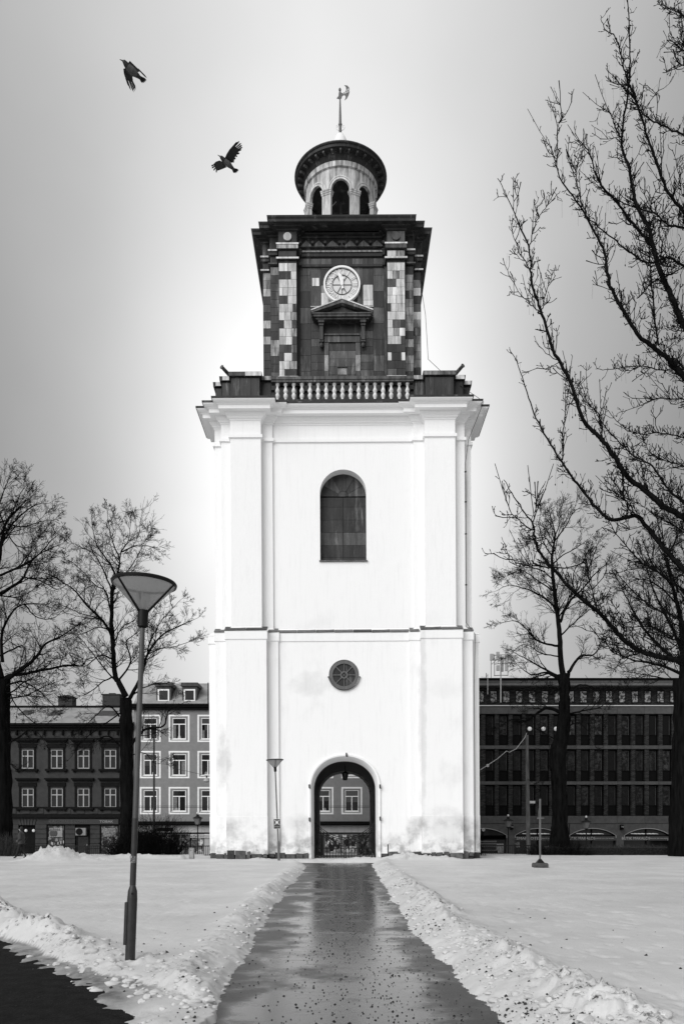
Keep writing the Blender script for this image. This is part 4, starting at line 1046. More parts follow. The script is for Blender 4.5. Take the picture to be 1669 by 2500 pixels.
for px, py, w_ in ((64, 1746, .55), (137, 1747, .6), (262, 1748, 1.0)):
    t_ = (py-1771)/(1728-1771); y_ = YB-.45+t_*(RY-YB+.45); z_ = de+.17+t_*(rz2-de-.17); X = (px-CX)*y_/F
    q = MB(); q.add([(X-w_, y_-.5, z_-.10), (X+w_*.7, y_-.5, z_-.10), (X+w_, y_+.5, z_+.42), (X-w_*.6, y_+.5, z_+.42)], [(0, 1, 2, 3)]); q.box(X-w_, X+w_*.8, y_-.55, y_-.48, z_-.2, z_-.02); q.build('skylight', ROOFD, DH)
for a, c, t_ in ((142, 176, 1702), (250, 292, 1697)):
    y_ = RY+.2; xx = lambda p: (p-CX)*y_/F; zz_ = lambda p: CZ+(HY-p)*y_/F
    q = MB(); q.box(xx(a), xx(c), y_, y_+1.2, rz2-.5, zz_(t_)); q.box(xx(a-2), xx(c+2), y_-.08, y_+1.28, zz_(t_)+.01, zz_(t_-2.5)); q.box(xx((a+c)/2)-.3, xx((a+c)/2)+.3, y_+.3, y_+.9, zz_(t_-2.5), zz_(t_-6)); q.build('chimney', DP, DH)
# rusticated ground floor
b = MB(); b.box(dx0, dx1, YB-.02, YB+.0, Z7(2013), Z7(1997)); b.build('shop_lintel', DP, DH)
sg = lambda u: u/3.015
def pier(a, c):
    z1 = Z7(2013)
    b_ = MB(); b_.box(X7(a), X7(c), YB+.0, YB+.3, STZ+.1, z1); b_.build('pier', DTR, DH)
    while z1 > STZ+.3:
        z0_ = max(z1-.425, STZ+.13); n_ = max(1, round((X7(c)-X7(a))/1.15))
        for i in range(n_):
            a_ = X7(a)+(X7(c)-X7(a))*i/n_; c_ = X7(a)+(X7(c)-X7(a))*(i+1)/n_
            piece('stone_block', DH, a_+.015, c_-.015, YB-.07, YB+.02, z0_+.02, z1-.02, DPL)
        z1 = z0_
for a, c in ((-190, -140), (-90, -40), (22, 46), (86.5, 114.5), (159, 184), (220, 244.5), (290, 326)): pier(a, c)
zt2 = Z7(2015)
shop(X7(115.5), X7(158), STZ+.13, zt2, SHOPD, DH, frame=DTR); shop(X7(245.5), X7(289), STZ+.13, zt2, SHOPD, DH, frame=DTR)
shop(X7(-139), X7(-91), STZ+.13, zt2, DGL, DH, frame=DTR); shop(X7(-39), X7(21), STZ+.13, zt2, DGL, DH, frame=DTR)
POST = M('poster_pale', .26, .6, var=.35, scale=3)
q = MB(); q.box(X7(121), X7(153), YB-.07, YB-.055, Z7(2044), Z7(2022)); pz = q.build('poster', POST, DH)
q = MB()
for i in range(3): q.lathe([(0, Z7(2043)), (.13, Z7(2041)), (.19, Z7(2036)), (.15, Z7(2030)), (0, Z7(2029))], 10, (X7(127+i*4.5), YB-.08), closed=False)
q.v = [(x, YB-.08+(y-(YB-.08))*.1, z) for x, y, z in q.v]; q.build('poster_print', M('poster_ink', .05, .7), DH)
text('poster_lettering', 'Slushies', .42, DTR, DH, (X7(130), YB-.075, Z7(2025.5)))
q = MB(); q.box(X7(252), X7(283), YB-.07, YB-.055, Z7(2043), Z7(2022)); q.build('poster', M('poster_mottled', .16, .6, var=.9, scale=9), DH)
for x, z in ((127, 2059), (130, 2060), (143, 2059), (150, 2058), (156, 2056), (126, 2077), (142, 2076)):
    q = MB(); q.tube([(X7(x), YB-.09, Z7(z+3.5)), (X7(x), YB-.09, Z7(z-3))], .045, 6); q.build('bottle', M('bottle_pale', .5, .4) if x == 127 else bpy.data.materials['bottle_pale'], DH)
door = shop(X7(186), X7(219), STZ+.13, Z7(2040), DGL, DH, frame=DTR, nm='door', fr=.12)
q = MB(); q.box(X7(186), X7(219), YB-.02, YB+.2, Z7(2040), zt2); q.build('door_head', DTR, DH)
AC = bpy.data.objects.new('air_conditioner', None); C.objects.link(AC); AC.parent = DH
q = MB(); q.box(X7(188.5), X7(213), YB-.45, YB-.03, Z7(2040), Z7(2022)); q.build('casing', M('ac_casing', .22, .6, var=.1), AC)
q = MB(); q.prism([(X7(197.5)+.30*math.cos(t), Z7(2031)+.30*math.sin(t)) for t in np.linspace(0, 2*math.pi, 20)[:-1]], YB-.47, YB-.45); q.build('fan_grille', DTR, AC)
# entrance with voussoirs
q = MB(); q.box(X7(46.5), X7(86), YB+.25, YB+.35, STZ+.13, Z7(2016)); q.build('entrance_door', DTR, DH)
for i in range(6):
    a = X7(47)+i*(X7(86)-X7(47))/6; w_ = (X7(86)-X7(47))/6; sk = (i-2.5)*.05
    q = MB(); q.prism([(a+.02, Z7(2015)), (a+w_-.02, Z7(2015)), (a+w_-.02+sk, Z7(2001)), (a+.02+sk, Z7(2001))], YB-.09, YB+.0); q.build('voussoir', DPL, DH)
GLOW = bpy.data.materials.new('dim_globe'); GLOW.use_nodes = True; gb = GLOW.node_tree.nodes['Principled BSDF']; gb.inputs['Base Color'].default_value = (.5, .5, .5, 1); gb.inputs['Emission Color'].default_value = (1, 1, 1, 1); gb.inputs['Emission Strength'].default_value = .12
for px, py in ((65, 2028.5), (83.5, 2028.5)):
    q = MB(); q.lathe([(0, -.14), (.10, -.09), (.13, 0), (.09, .1), (0, .14)], 10, closed=False); o = q.build('wall_lamp', GLOW, DH, smooth=True); o.location = (X7(px), YB-.15, Z7(py))
q = MB(); q.box(X7(122.5), X7(292), YB-.26, YB-.14, Z7(2013.5), Z7(2000)); q.build('signboard', DTR, DH)
q = MB(); q.box(X7(123.5), X7(291), YB-.275, YB-.262, Z7(2012.7), Z7(2000.8)); q.build('sign_face', M('sign_dark', .022, .6), DH)
SGL = M('sign_letters', .055, .6)
text('sign_lettering', 'RAJA', .40, SGL, DH, (X7(135.5), YB-.29, Z7(2006.8)), sx=1.15); text('sign_lettering', 'TOBAK & COFFEE', .34, SGL, DH, (X7(179), YB-.29, Z7(2006.8)), sx=1.0)
text('sign_lettering', 'TOBAK', .30, M('sign_letters_pale', .30, .6), DH, (X7(262), YB-.29, Z7(2006.8)), sx=1.2)
# --- brick office block, right
YR = 72.0; SR = YR/F
def XR(px): return (px-CX)*SR
def ZR(py): return CZ+(HY-py)*SR
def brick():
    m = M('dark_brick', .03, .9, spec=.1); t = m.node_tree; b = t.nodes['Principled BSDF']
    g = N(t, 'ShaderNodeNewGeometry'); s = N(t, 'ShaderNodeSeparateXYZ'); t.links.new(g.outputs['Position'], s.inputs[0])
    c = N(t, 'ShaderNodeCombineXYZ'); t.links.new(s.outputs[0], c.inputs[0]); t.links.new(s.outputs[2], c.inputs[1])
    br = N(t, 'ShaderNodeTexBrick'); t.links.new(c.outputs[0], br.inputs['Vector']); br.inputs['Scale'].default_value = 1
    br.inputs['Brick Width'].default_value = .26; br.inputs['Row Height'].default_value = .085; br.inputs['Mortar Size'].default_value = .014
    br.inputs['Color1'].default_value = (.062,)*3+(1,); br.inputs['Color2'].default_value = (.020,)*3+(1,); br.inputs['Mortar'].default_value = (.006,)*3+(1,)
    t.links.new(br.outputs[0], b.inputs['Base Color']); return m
BRK = brick(); CONC = M('concrete_band', .062, .8, var=.25, scale=3, objrand=.15); CONL = M('concrete_light', .10, .8, var=.2, scale=3)
OFR = M('office_frame', .003, .6, spec=.05); PANEL = M('spandrel', .004, .6, spec=.08)
GLR = None
def skyglass():
    m = M('top_glass', .10, .15); t = m.node_tree; b = t.nodes['Principled BSDF']; g = N(t, 'ShaderNodeNewGeometry')
    n = N(t, 'ShaderNodeTexNoise'); n.inputs['Scale'].default_value = 3.5; n.inputs['Detail'].default_value = 9; n.inputs['Roughness'].default_value = .75; t.links.new(g.outputs['Position'], n.inputs['Vector'])
    v = maprange(t, n.outputs[0], .46, .56, .02, .42); cc = N(t, 'ShaderNodeCombineColor')  # reflected sky put into the pane colour as bright noise patches
    for i in range(3): t.links.new(v, cc.inputs[i])
    t.links.new(cc.outputs[0], b.inputs['Base Color']); return m
TGL = skyglass()
def officeglass():
    m = M('office_glass', .01, .15); t = m.node_tree; b = t.nodes['Principled BSDF']; g = N(t, 'ShaderNodeNewGeometry'); s = N(t, 'ShaderNodeSeparateXYZ'); t.links.new(g.outputs['Position'], s.inputs[0])
    n = N(t, 'ShaderNodeTexNoise'); n.inputs['Scale'].default_value = 2.6; n.inputs['Detail'].default_value = 9; n.inputs['Roughness'].default_value = .8; t.links.new(g.outputs['Position'], n.inputs['Vector'])
    o_ = N(t, 'ShaderNodeObjectInfo'); k = mth(t, 'POWER', o_.outputs['Random'], 2.2)
    v = mth(t, 'MULTIPLY', mth(t, 'MULTIPLY', maprange(t, n.outputs[0], .47, .60, .02, 1), k), maprange(t, s.outputs[2], 4, 11, .05, .14)); v = mth(t, 'ADD', v, .003); cc = N(t, 'ShaderNodeCombineColor')  # sky and tree reflections painted into the panes, brighter on upper rows
    for i in range(3): t.links.new(v, cc.inputs[i])
    t.links.new(cc.outputs[0], b.inputs['Base Color']); b.inputs['Specular IOR Level'].default_value = .2; return m
GLR = officeglass()
OB = thing('brick_office_building', 'long dark brick office building with narrow windows and arched shop fronts, right of tower', 'office building')
ox0, ox1 = 6.4, XR(1790)
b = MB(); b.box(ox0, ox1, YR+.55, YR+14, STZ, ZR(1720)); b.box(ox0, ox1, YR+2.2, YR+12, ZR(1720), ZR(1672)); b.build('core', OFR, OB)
u2 = lambda u: 1150+u/3.021; v2 = lambda v: 1580+v/3.021
def bandb(name, v0, v1, proud, mat, y=YR, jw=None):
    x = ox0+ (0 if jw is None else 0)
    if jw is None: b = MB(); b.box(ox0, ox1, y-proud, y+.6, ZR(v2(v1)), ZR(v2(v0))); b.build(name, mat, OB); return
    x = XR(u2(72))-jw*40
    while x < ox1:
        if x+jw > ox0: piece(name, OB, max(x, ox0)+.008, x+jw-.008, y-proud, y+.5, ZR(v2(v1)), ZR(v2(v0)), mat)
        x += jw
rowsv = [(495, 726), (754, 991), (1017, 1246)]
bandb('concrete_band', 438, 494, .12, CONC, jw=2.446); bandb('concrete_band', 727, 753, .10, CONC, jw=1.223); bandb('concrete_band', 992, 1016, .10, CONC, jw=1.223); bandb('concrete_band', 1247, 1302, .12, CONC, jw=2.446)
pw = .385; WCACHE = {}
for k in range(-9, 22):
    ul = 105+100.5*k; x0 = XR(u2(ul)); x1 = XR(u2(ul+67))
    if x0 < ox0+.45: continue
    if x1 > ox1: break
    for i, (va, vb_) in enumerate(rowsv):
        zt_, zb_ = ZR(v2(va)), ZR(v2(vb_))
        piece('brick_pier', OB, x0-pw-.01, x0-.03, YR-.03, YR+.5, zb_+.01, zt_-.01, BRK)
        w_ = bpy.data.objects.new('window', None); C.objects.link(w_); w_.parent = OB; w_.location = (x0, YR+.22, zt_)
        if i not in WCACHE:
            H = zt_-zb_; W_ = x1-x0; q = MB()
            for a, c, e_, f_ in ((0, .08, -H, 0), (W_-.08, W_, -H, 0), (.08, W_-.08, -.12, 0), (.08, W_-.08, -H*.68, -H*.66)): q.box(a, c, 0, .12, e_, f_)
            a1 = q.build('frame', OFR, w_).data; q = MB(); q.box(.08, W_-.16, .07, .1, -H*.66, -.12); a2 = q.build('pane', GLR, w_).data
            q = MB(); q.box(.08, W_-.08, .05, .1, -H, -H*.68); a3 = q.build('spandrel_panel', PANEL, w_).data
            q = MB(); q.box(W_-.155, W_-.12, .03, .1, -H*.66, -.12); a4 = q.build('window_edge', CONC, w_).data
            WCACHE[i] = [('frame', a1), ('pane', a2), ('spandrel_panel', a3), ('window_edge', a4)]
        else:
            for nm, me in WCACHE[i]: link(nm, me, w_)
for u in (431, 532, 625):
    q = MB(); q.lathe([(0, -.2), (.14, -.14), (.2, 0), (.14, .14), (0, .2)], 16, closed=False); o = q.build('globe_lamp', GLOW, OB, smooth=True); o.location = (XR(u2(u)), YR+.05, ZR(v2(603)))
# set-back top floor
b = MB(); b.box(ox0, ox1, YR-.2, YR+2.4, ZR(v2(437)), ZR(v2(431))); b.build('snowy_ledge', M('ledge_snow', .55, .9), OB)
YT = YR+2.0; ZT = lambda py: CZ+(HY-py)*YT/F; XT = lambda px: (px-CX)*YT/F
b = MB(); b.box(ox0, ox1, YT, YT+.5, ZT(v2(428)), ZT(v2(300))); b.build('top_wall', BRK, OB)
tw = None
for k in range(-4, 17):
    x0 = XT(u2(140+94.7*k)); x1 = XT(u2(140+94.7*k+45))
    if x0 < ox0+.2 or x1 > ox1: continue
    w_ = bpy.data.objects.new('top_window', None); C.objects.link(w_); w_.parent = OB; w_.location = (x0, YT, 0)
    if tw is None:
        W_ = x1-x0; za, zb_ = ZT(v2(412)), ZT(v2(322)); q = MB()
        for a, c, e_, f_ in ((-.05, 0, za, zb_), (W_, W_+.05, za, zb_), (0, W_, zb_-.06, zb_), (0, W_, za, za+.05)): q.box(a, c, -.06, .05, e_, f_)
        a1 = q.build('frame', OFR, w_).data; q = MB(); q.box(0, W_, -.03, -.005, za+.05, zb_-.06); a2 = q.build('pane', TGL, w_).data; tw = (a1, a2)
    else: link('frame', tw[0], w_); link('pane', tw[1], w_)
b = MB(); b.box(ox0, ox1, YR+.9, YT+2, ZT(v2(298)), ZT(v2(282))); b.build('roof_fascia', CONL, OB)
b = MB(); b.box(ox0, ox1, YR+1.0, YT+2, ZT(v2(280.5)), ZT(v2(262))); b.build('roof_fascia', CONC, OB)
b = MB(); b.box(ox0, ox1, YR+1.3, YT+9, ZT(v2(261)), ZT(v2(238))); b.build('roof_parapet', OFR, OB)
# arched shop fronts
def arc_pts(xa, xb, zs_, zt_, n=18, g=0.):
    c = (xa+xb)/2; h = (xb-xa)/2; s_ = zt_-zs_; R_ = (h*h+s_*s_)/(2*s_); pts = []
    a = math.asin(min(1, h/R_))
    for i in range(n+1):
        t = -a+2*a*i/n; pts.append((c+(R_+g)*math.sin(t), zs_+s_-R_+(R_+g)*math.cos(t)))
    return pts
zsp, ztp = ZR(v2(1390)), ZR(v2(1336)); zg = STZ+.13; ztop_ = ZR(v2(1303))
arches = [(-85+ (-405), 262-405), (-85, 262), (320, 667), (720, 1067), (1124, 1471), (1528, 1875), (1932, 2279)]
SGF = M('shop_sign_grey', .05, .5); SGT = M('shop_sign_letters', .42, .5); NEON = M('arch_rim', .30, .6)
bodies = ['', '', 'SMARTOTEK', 'BUTIK MAKALÖS', 'BUTIK MAKALÖS', '', '']
for (ua, ub), bodytxt in zip(arches, bodies):
    xa, xb = XR(u2(ua)), XR(u2(ub))
    if xb < ox0+2 or xa > ox1-4: continue
    xa = max(xa, ox0+.3)
    s_ = bpy.data.objects.new('shop_front', None); C.objects.link(s_); s_.parent = OB
    P1 = arc_pts(xa, xb, zsp, ztp); xr_ = XR(u2(ub+57)); xl_ = xa
    q = MB(); q.panel([[(xa-.02, zg), (xa, zg)]+P1+[(xb, zg), (xr_, zg), (xr_, ztop_), (xa-.02, ztop_)]], YR-.06)
    o_ = P1; q.loft([[(x, YR-.06, z) for x, z in [(xa, zg)]+P1+[(xb, zg)]], [(x, YR+.5, z) for x, z in [(xa, zg)]+P1+[(xb, zg)]]], flip=True); q.build('arcade_wall', CONC, s_)
    P2 = arc_pts(xa, xb, zsp, ztp, g=-.0); P3 = arc_pts(xa+.06, xb-.06, zsp, ztp-.055)
    full1 = [(xa, zsp-.22)]+P2+[(xb, zsp-.22)]; full2 = [(xa+.055, zsp-.22)]+P3+[(xb-.055, zsp-.22)]
    q = MB(); q.loft([[(x, YR-.0, z) for x, z in full1], [(x, YR-.09, z) for x, z in full1], [(x, YR-.09, z) for x, z in full2], [(x, YR-.0, z) for x, z in full2]]); q.build('arch_rim', NEON, s_)
    q = MB(); q.prism([(xa, zsp)]+[(xb, zsp)]+P1[::-1], YR+.40, YR+.45); q.build('fanlight', DGL, s_, fix=True)
    q = MB(); m_ = (xa+xb)/2; q.box(m_-.05, m_+.05, YR+.3, YR+.42, zg, ztp); q.box(xa, xb, YR+.28, YR+.42, zsp-.1, zsp); q.build('mullion', OFR, s_)
    q = MB(); q.box(xa, xb, YR+.40, YR+.45, zg, zsp-.4); q.build('shop_glass', DGL, s_)
    za, zb_ = ZR(v2(1428)), ZR(v2(1398))
    for a, c in ((xa+.02, m_-.06), (m_+.06, xb-.02)):
        if bodytxt: q = MB(); q.box(a, c, YR-.06, YR+.02, za, zb_); q.build('signboard', SGF, s_)
    if bodytxt:
        text('sign_lettering', bodytxt, .33, SGT, s_, (xa+(m_-xa)*(.60 if bodytxt[0] == 'S' else .50), YR-.075, (za+zb_)/2), sx=1.22 if bodytxt[0] == 'S' else 1.02)
        text('sign_lettering', 'PRESENTER  SOM  GÖR  SKILLNAD', .11, SGT, s_, (m_+(xb-m_)*.5, YR-.075, (za+zb_)/2), sx=1.0)
        # ceiling strip lights seen through the fanlight
        r_ = random.Random(len(bodytxt)+int(xa))
        for i in range(7):
            x_ = xa+.8+i*.32*(xb-xa)/4.2; q = MB(); q.add([(x_, YR+.385, zsp+.13), (x_+.55, YR+.385, zsp+.10), (x_+.45, YR+.385, zsp+.15), (x_-.05, YR+.385, zsp+.20)], [(0, 1, 2, 3)]); q.build('strip_light', GLOW, s_)
# a few bright papers in the first shop windows
for a, c, va, vb_ in ((190, 243, 1452, 1520), (318, 362, 1435, 1480), (545, 580, 1466, 1480)):
    q = MB(); q.box(XR(u2(a)), XR(u2(c)), YR+.33, YR+.36, ZR(v2(vb_)), ZR(v2(va))); q.build('window_paper', M('paper_mottled', .22, .7, var=.95, scale=11) if a == 190 else bpy.data.materials['paper_mottled'], OB)
for u in (292, 1100, 1500):
    q = MB(); q.box(XR(u2(u-9)), XR(u2(u+9)), YR-.5, YR-.1, ZR(v2(1348)), ZR(v2(1312))); q.build('hanging_sign', OFR, OB); text('sign_lettering', 'TK', .2, SGT, OB, (XR(u2(u)), YR-.52, ZR(v2(1328))))
q = MB(); q.prism([(XR(u2(88))+.14*math.cos(t), ZR(v2(1349))+.14*math.sin(t)) for t in np.linspace(0, 2*math.pi, 20)[:-1]], YR-.12, YR-.09); q.build('round_sign', SGT, OB); text('sign_lettering', '53', .16, OFR, OB, (XR(u2(88)), YR-.125, ZR(v2(1349))))
q = MB(); q.box(XR(u2(1435)), XR(u2(1500)), YR-3, YR-.5, STZ, ZR(v2(1428))); q.build('low_wall', BRK, OB)
q = MB(); q.box(XR(u2(1432)), XR(u2(1503)), YR-3.1, YR-.4, ZR(v2(1427)), ZR(v2(1418))); q.build('wall_snow', M('ledge_snow2', .4, .9), OB)

# --- roof antennas
AN = thing('mobile_antenna', 'cluster of pale mobile phone antenna panels on a mast at the roof edge', 'antenna', (0, 0, 0))
YA = YR+.6; ua = lambda u: ((1160+u/13.07)-CX)*YA/F; va = lambda v: CZ+(HY-(1570+v/13.07))*YA/F
q = MB(); q.tube([(ua(808), YA, va(1900)), (ua(812), YA, va(380))], .055, 8); q.build('mast', PALEM, AN)
for a, c, e_, f_, y in ((470, 585, 350, 555, 0), (650, 745, 310, 560, -.3), (650, 750, 740, 905, -.3), (840, 905, 420, 900, .2), (935, 998, 300, 905, -.2), (1050, 1160, 350, 545, .1)):
    q = MB(); q.box(ua(a), ua(c), YA+y-.1, YA+y+.1, va(f_), va(e_)); o = q.build('antenna_panel', PALEM, AN)
for a, e_, f_ in ((605, 370, 1060), (1030, 220, 1060), (495, 560, 1130)):
    q = MB(); q.tube([(ua(a), YA-.05, va(e_)), (ua(a), YA-.05, va(f_))], .03, 6); q.build('pole', IRONG, AN)
for v_ in (380, 660, 1030):
    q = MB(); q.tube([(ua(590), YA-.05, va(v_+20)), (ua(812), YA, va(v_)), (ua(1040), YA-.05, va(v_+10))], .03, 5); q.build('arm', IRON, AN)
AR = thing('radio_aerial', 'thin short radio aerial pole with a side arm beside the big antenna cluster', 'aerial', (0, 0, 0))
q = MB(); q.tube([(ua(392), YA, va(1640)), (ua(392), YA, va(990))], .03, 6); q.build('pole', PALEM, AR)
q = MB(); q.tube([(ua(345), YA, va(1110)), (ua(345), YA, va(960))], .03, 5); q.tube([(ua(180), YA, va(1085)), (ua(345), YA, va(1100)), (ua(392), YA, va(1010))], .015, 5); q.build('arm', IRON, AR)

# --- lamps
def lerp(a, b, t): return a+(b-a)*t
COVER = bpy.data.materials.new('lamp_cover'); COVER.use_nodes = True
t = COVER.node_tree; t.nodes.clear(); o_ = N(t, 'ShaderNodeOutputMaterial'); mx = N(t, 'ShaderNodeMixShader'); mx2 = N(t, 'ShaderNodeMixShader')
tr = N(t, 'ShaderNodeBsdfTransparent'); tl = N(t, 'ShaderNodeBsdfTranslucent'); gl = N(t, 'ShaderNodeBsdfPrincipled')
tl.inputs[0].default_value = (.62, .62, .62, 1); gl.inputs['Base Color'].default_value = (.35, .35, .35, 1); gl.inputs['Roughness'].default_value = .2; tr.inputs[0].default_value = (.8, .8, .8, 1)
mx2.inputs[0].default_value = .18; t.links.new(tl.outputs[0], mx2.inputs[1]); t.links.new(gl.outputs[0], mx2.inputs[2])
mx.inputs[0].default_value = .72; t.links.new(tr.outputs[0], mx.inputs[1]); t.links.new(mx2.outputs[0], mx.inputs[2]); t.links.new(mx.outputs[0], o_.inputs[0])
LPOLE = M('lamp_pole', .075, .5, var=.35, scale=9, streak=True, fine=.2); LBASE = M('lamp_base', .028, .45, var=.25, scale=9, fine=.2); LPALE = M('lamp_pole_pale', .13, .55, var=.3, scale=6, streak=True)
def cone_lamp(label, loc, rot, k, near):
    T = thing('street_lamp', label, 'street lamp', loc, rot, 'cone topped lamps on the lawn')
    q = MB()
    q.tube([(0, 0, -.3), (0, 0, .86*k), (0, 0, .96*k), (0, 0, 1.02*k)], [.061*k, .061*k, .055*k, .036*k], 20); q.build('base', LBASE if near else LPALE, T, smooth=True)
    q = MB(); q.tube([(0, 0, 1.02*k), (0, 0, 4.22*k)], [.036*k, .031*k], 16); q.build('pole', LPOLE if near else LPALE, T, smooth=True)
    if near: q = MB(); q.tube([(0, 0, 1.03*k), (0, 0, 1.85*k)], [.0375*k, .0365*k], 16); q.build('dark_sleeve', LBASE, T, smooth=True)
    q = MB(); q.lathe([(.034*k, 4.18*k), (.062*k, 4.20*k), (.066*k, 4.36*k), (.066*k, 4.40*k), (.03*k, 4.41*k)], 20, closed=False); q.build('collar', IRON, T, smooth=True)
    q = MB(); R_ = .385*k; zr_ = 4.72*k; zc_ = 4.38*k
    q.lathe([(R_-.02*k, zr_-.012*k), (R_+.006*k, zr_-.012*k), (R_+.012*k, zr_+.012*k), (R_-.0*k, zr_+.03*k), (R_-.02*k, zr_+.02*k), (R_-.02*k, zr_-.012*k)], 48, closed=False); q.build('rim', IRON, T, smooth=True)
    for i in range(3):
        a = math.radians(-128 if near else -80)+i*2*math.pi/3
        q = MB(); q.tube([(.055*k*math.cos(a), .055*k*math.sin(a), zc_), ((R_)*math.cos(a), (R_)*math.sin(a), zr_)], [.017*k, .013*k], 6); q.build('rib', IRON, T)
    q = MB(); q.lathe([(.05*k, zc_), (R_-.012*k, zr_-.01*k)], 48, closed=False); q.build('cover', COVER, T, smooth=True)
    q = MB(); q.lathe([(0, zr_+.05*k), (.18*k, zr_+.045*k), (R_-.02*k, zr_+.01*k), (.18*k, zr_+.02*k), (0, zr_+.02*k)], 36, closed=False); q.build('lid', COVER, T, smooth=True)
    q = MB(); q.lathe([(.02*k, zc_), (.025*k, zc_+.02*k), (.04*k, zc_+.1*k), (.03*k, zc_+.17*k), (0, zc_+.19*k)], 16, closed=False); q.build('bulb', WHT, T, smooth=True)
    return T
lx, ly = -2.636, 9.8; k1 = 1.0
L1 = cone_lamp('large near street lamp with translucent cone head, leaning right on the left lawn', (lx, ly, 0), (0, math.radians(2.15), 0), k1, True)
q = MB(); q.box(-.078, -.045, -.05, .045, .30, .82); q.build('service_hatch', LBASE, L1)
q = MB(); q.tube([(.012, -.064, .93), (.012, -.05, .93)], .013, 10); q.build('screw', IRON, L1)
q = MB()
for a0 in np.linspace(-2.6, -.75, 7)[:-1]:
    a1 = a0+(2.6-.75)/6; R_ = .0385; q.add([(R_*math.cos(a0), R_*math.sin(a0), 1.305), (R_*math.cos(a1), R_*math.sin(a1), 1.305), (R_*math.cos(a1), R_*math.sin(a1), 1.39), (R_*math.cos(a0), R_*math.sin(a0), 1.39)], [(0, 1, 2, 3)])
q.build('sticker', M('sticker_grey', .28, .6), L1)
STK = M('sticker_ink', .008, .6)
for s_, x, z in (('U', -.020, 1.37), ('K', .006, 1.37), ('F', -.022, 1.328), ('G', .004, 1.328)): text('sticker_lettering', s_, .055, STK, L1, (x, -.0415, z), ext=.001)
L2 = cone_lamp('smaller distant cone headed lamp before the tower wall, carrying an assembly point sign', (PX(681, 38.4), 38.4, 0), (0, math.radians(-2.35), 0), 1.045, False)
sgn = thing('assembly_point_sign', 'dark assembly point sign with white figures and arrows on the far lamp post', 'sign', (PX(676, 38.3), 38.28, PZ(2012, 38.3)), (0, math.radians(-1.5), 0))
q = MB(); q.box(-.17, .17, 0, .008, -.245, .245); q.build('sign_plate', WHT, sgn)
q = MB(); q.box(-.155, .155, -.006, -.001, -.23, .23); q.build('sign_face', M('sign_green_grey', .045, .5), sgn)
q = MB()
for sx in (-1, 1):
    for sz in (-1, 1):
        c = (sx*.105, .07+sz*.105); tpt = (sx*.06, .07+sz*.06)
        q.prism([tpt, (tpt[0]+sx*.01, tpt[1]+sz*.055), (tpt[0]+sx*.055, tpt[1]+sz*.01)] if sx*sz < 0 else [tpt, (tpt[0]+sx*.055, tpt[1]+sz*.01), (tpt[0]+sx*.01, tpt[1]+sz*.055)], -.012, -.007)
        q.box(*sorted((sx*.075, sx*.10)), -.012, -.007, *sorted((.07+sz*.075, .07+sz*.10)))
        q.box(*sorted((sx*.10, sx*.125)), -.012, -.007, *sorted((.07+sz*.10, .07+sz*.125)))
q.build('arrow_symbols', WHT, sgn)
q = MB()
for x, h in ((-.045, .055), (-.015, .07), (.02, .065), (.048, .05)):
    q.prism([(x+.013*math.cos(t), .07+h+.013*math.sin(t)) for t in np.linspace(0, 2*math.pi, 9)[:-1]], -.012, -.007)
    q.box(x-.015, x+.013, -.012, -.007, .05, .07+h-.017); q.box(x-.013, x-.003, -.012, -.007, -.01, .05); q.box(x+.003, x+.012, -.012, -.007, -.005, .05)
q.build('people_symbol', WHT, sgn)
text('sign_lettering', 'Återsamlingsplats', .036, WHT, sgn, (0, -.008, -.14))
def heritage(label, px, Y, ztop, zg_):
    T = thing('heritage_lamp', label, 'street lamp', (PX(px, Y), Y, zg_), (0, 0, 0), 'old style lanterns along the street')
    h = ztop-zg_
    q = MB(); q.tube([(0, 0, -.2), (0, 0, .5), (0, 0, h-1.15)], [.09, .05, .04], 10); q.build('post', IRON, T)
    z = h-1.15
    q = MB(); q.lathe([(.03, z-.05), (.09, z), (.18, z+.06), (.05, z+.07)], 8, closed=False); q.build('bracket', IRON, T)
    q = MB(); q.lathe([(.17, z+.07), (.34, z+.55)], 6, closed=False); q.build('pane', M('lantern_glass', .16, .2) if 'lantern_glass' not in bpy.data.materials else bpy.data.materials['lantern_glass'], T)
    q = MB(); q.lathe([(.42, z+.55), (.40, z+.58), (.12, z+.72), (.10, z+.85), (0, z+.88)], 12, closed=False); q.build('hood', IRON, T)
    q = MB(); q.lathe([(0, z+.87), (.07, z+.92), (.08, z+.98), (.05, z+1.04), (0, z+1.06)], 10, closed=False); q.build('knob', WHT, T)
heritage('old style lantern post just left of the tower, in front of the shop windows', 482.4, 62, PZ(1979.5, 62), STZ)
heritage('old style lantern post close right of the tower, before the first arched shop front', u2(272), 62, PZ(v2(1226), 62), STZ)
heritage('old style lantern post rising behind the hedge, before the third arched shop front', u2(847), 62, PZ(v2(1236), 62), STZ)
T = thing('dark_street_lamp', 'tall dark slender street lamp between the left trees and the grey house', 'street lamp', (PX(376, 50), 50, -.15))
q = MB(); q.tube([(0, 0, -.2), (0, 0, 2.2), (0, 0, PZ(1790, 50))], [.085, .07, .05], 10); q.build('post', LBASE, T)
z = PZ(1787, 50); q = MB(); q.lathe([(.05, z), (.12, z+.05), (.16, z+.35), (.12, z+.5), (0, z+.52)], 10, closed=False); q.build('lamp_head', IRON, T)
T = thing('wooden_pole', 'weathered pale wooden pole carrying a string of lights, right of the tower', 'pole', (PX(1288, 50), 50, -.2))
WOOD = M('weathered_wood', .09, .9, var=.7, scale=9, streak=True, fine=.3)
q = MB(); q.tube([(.04, 0, -.3), (0, 0, 3), (-.06, 0, PZ(1795, 50)+.2)], [.14, .12, .095], 10); q.build('shaft', WOOD, T)
q = MB(); q.box(.1, .45, -.02, .02, PZ(1962, 50)+.2, PZ(1956, 50)+.2); q.build('name_plate', SGT, T)
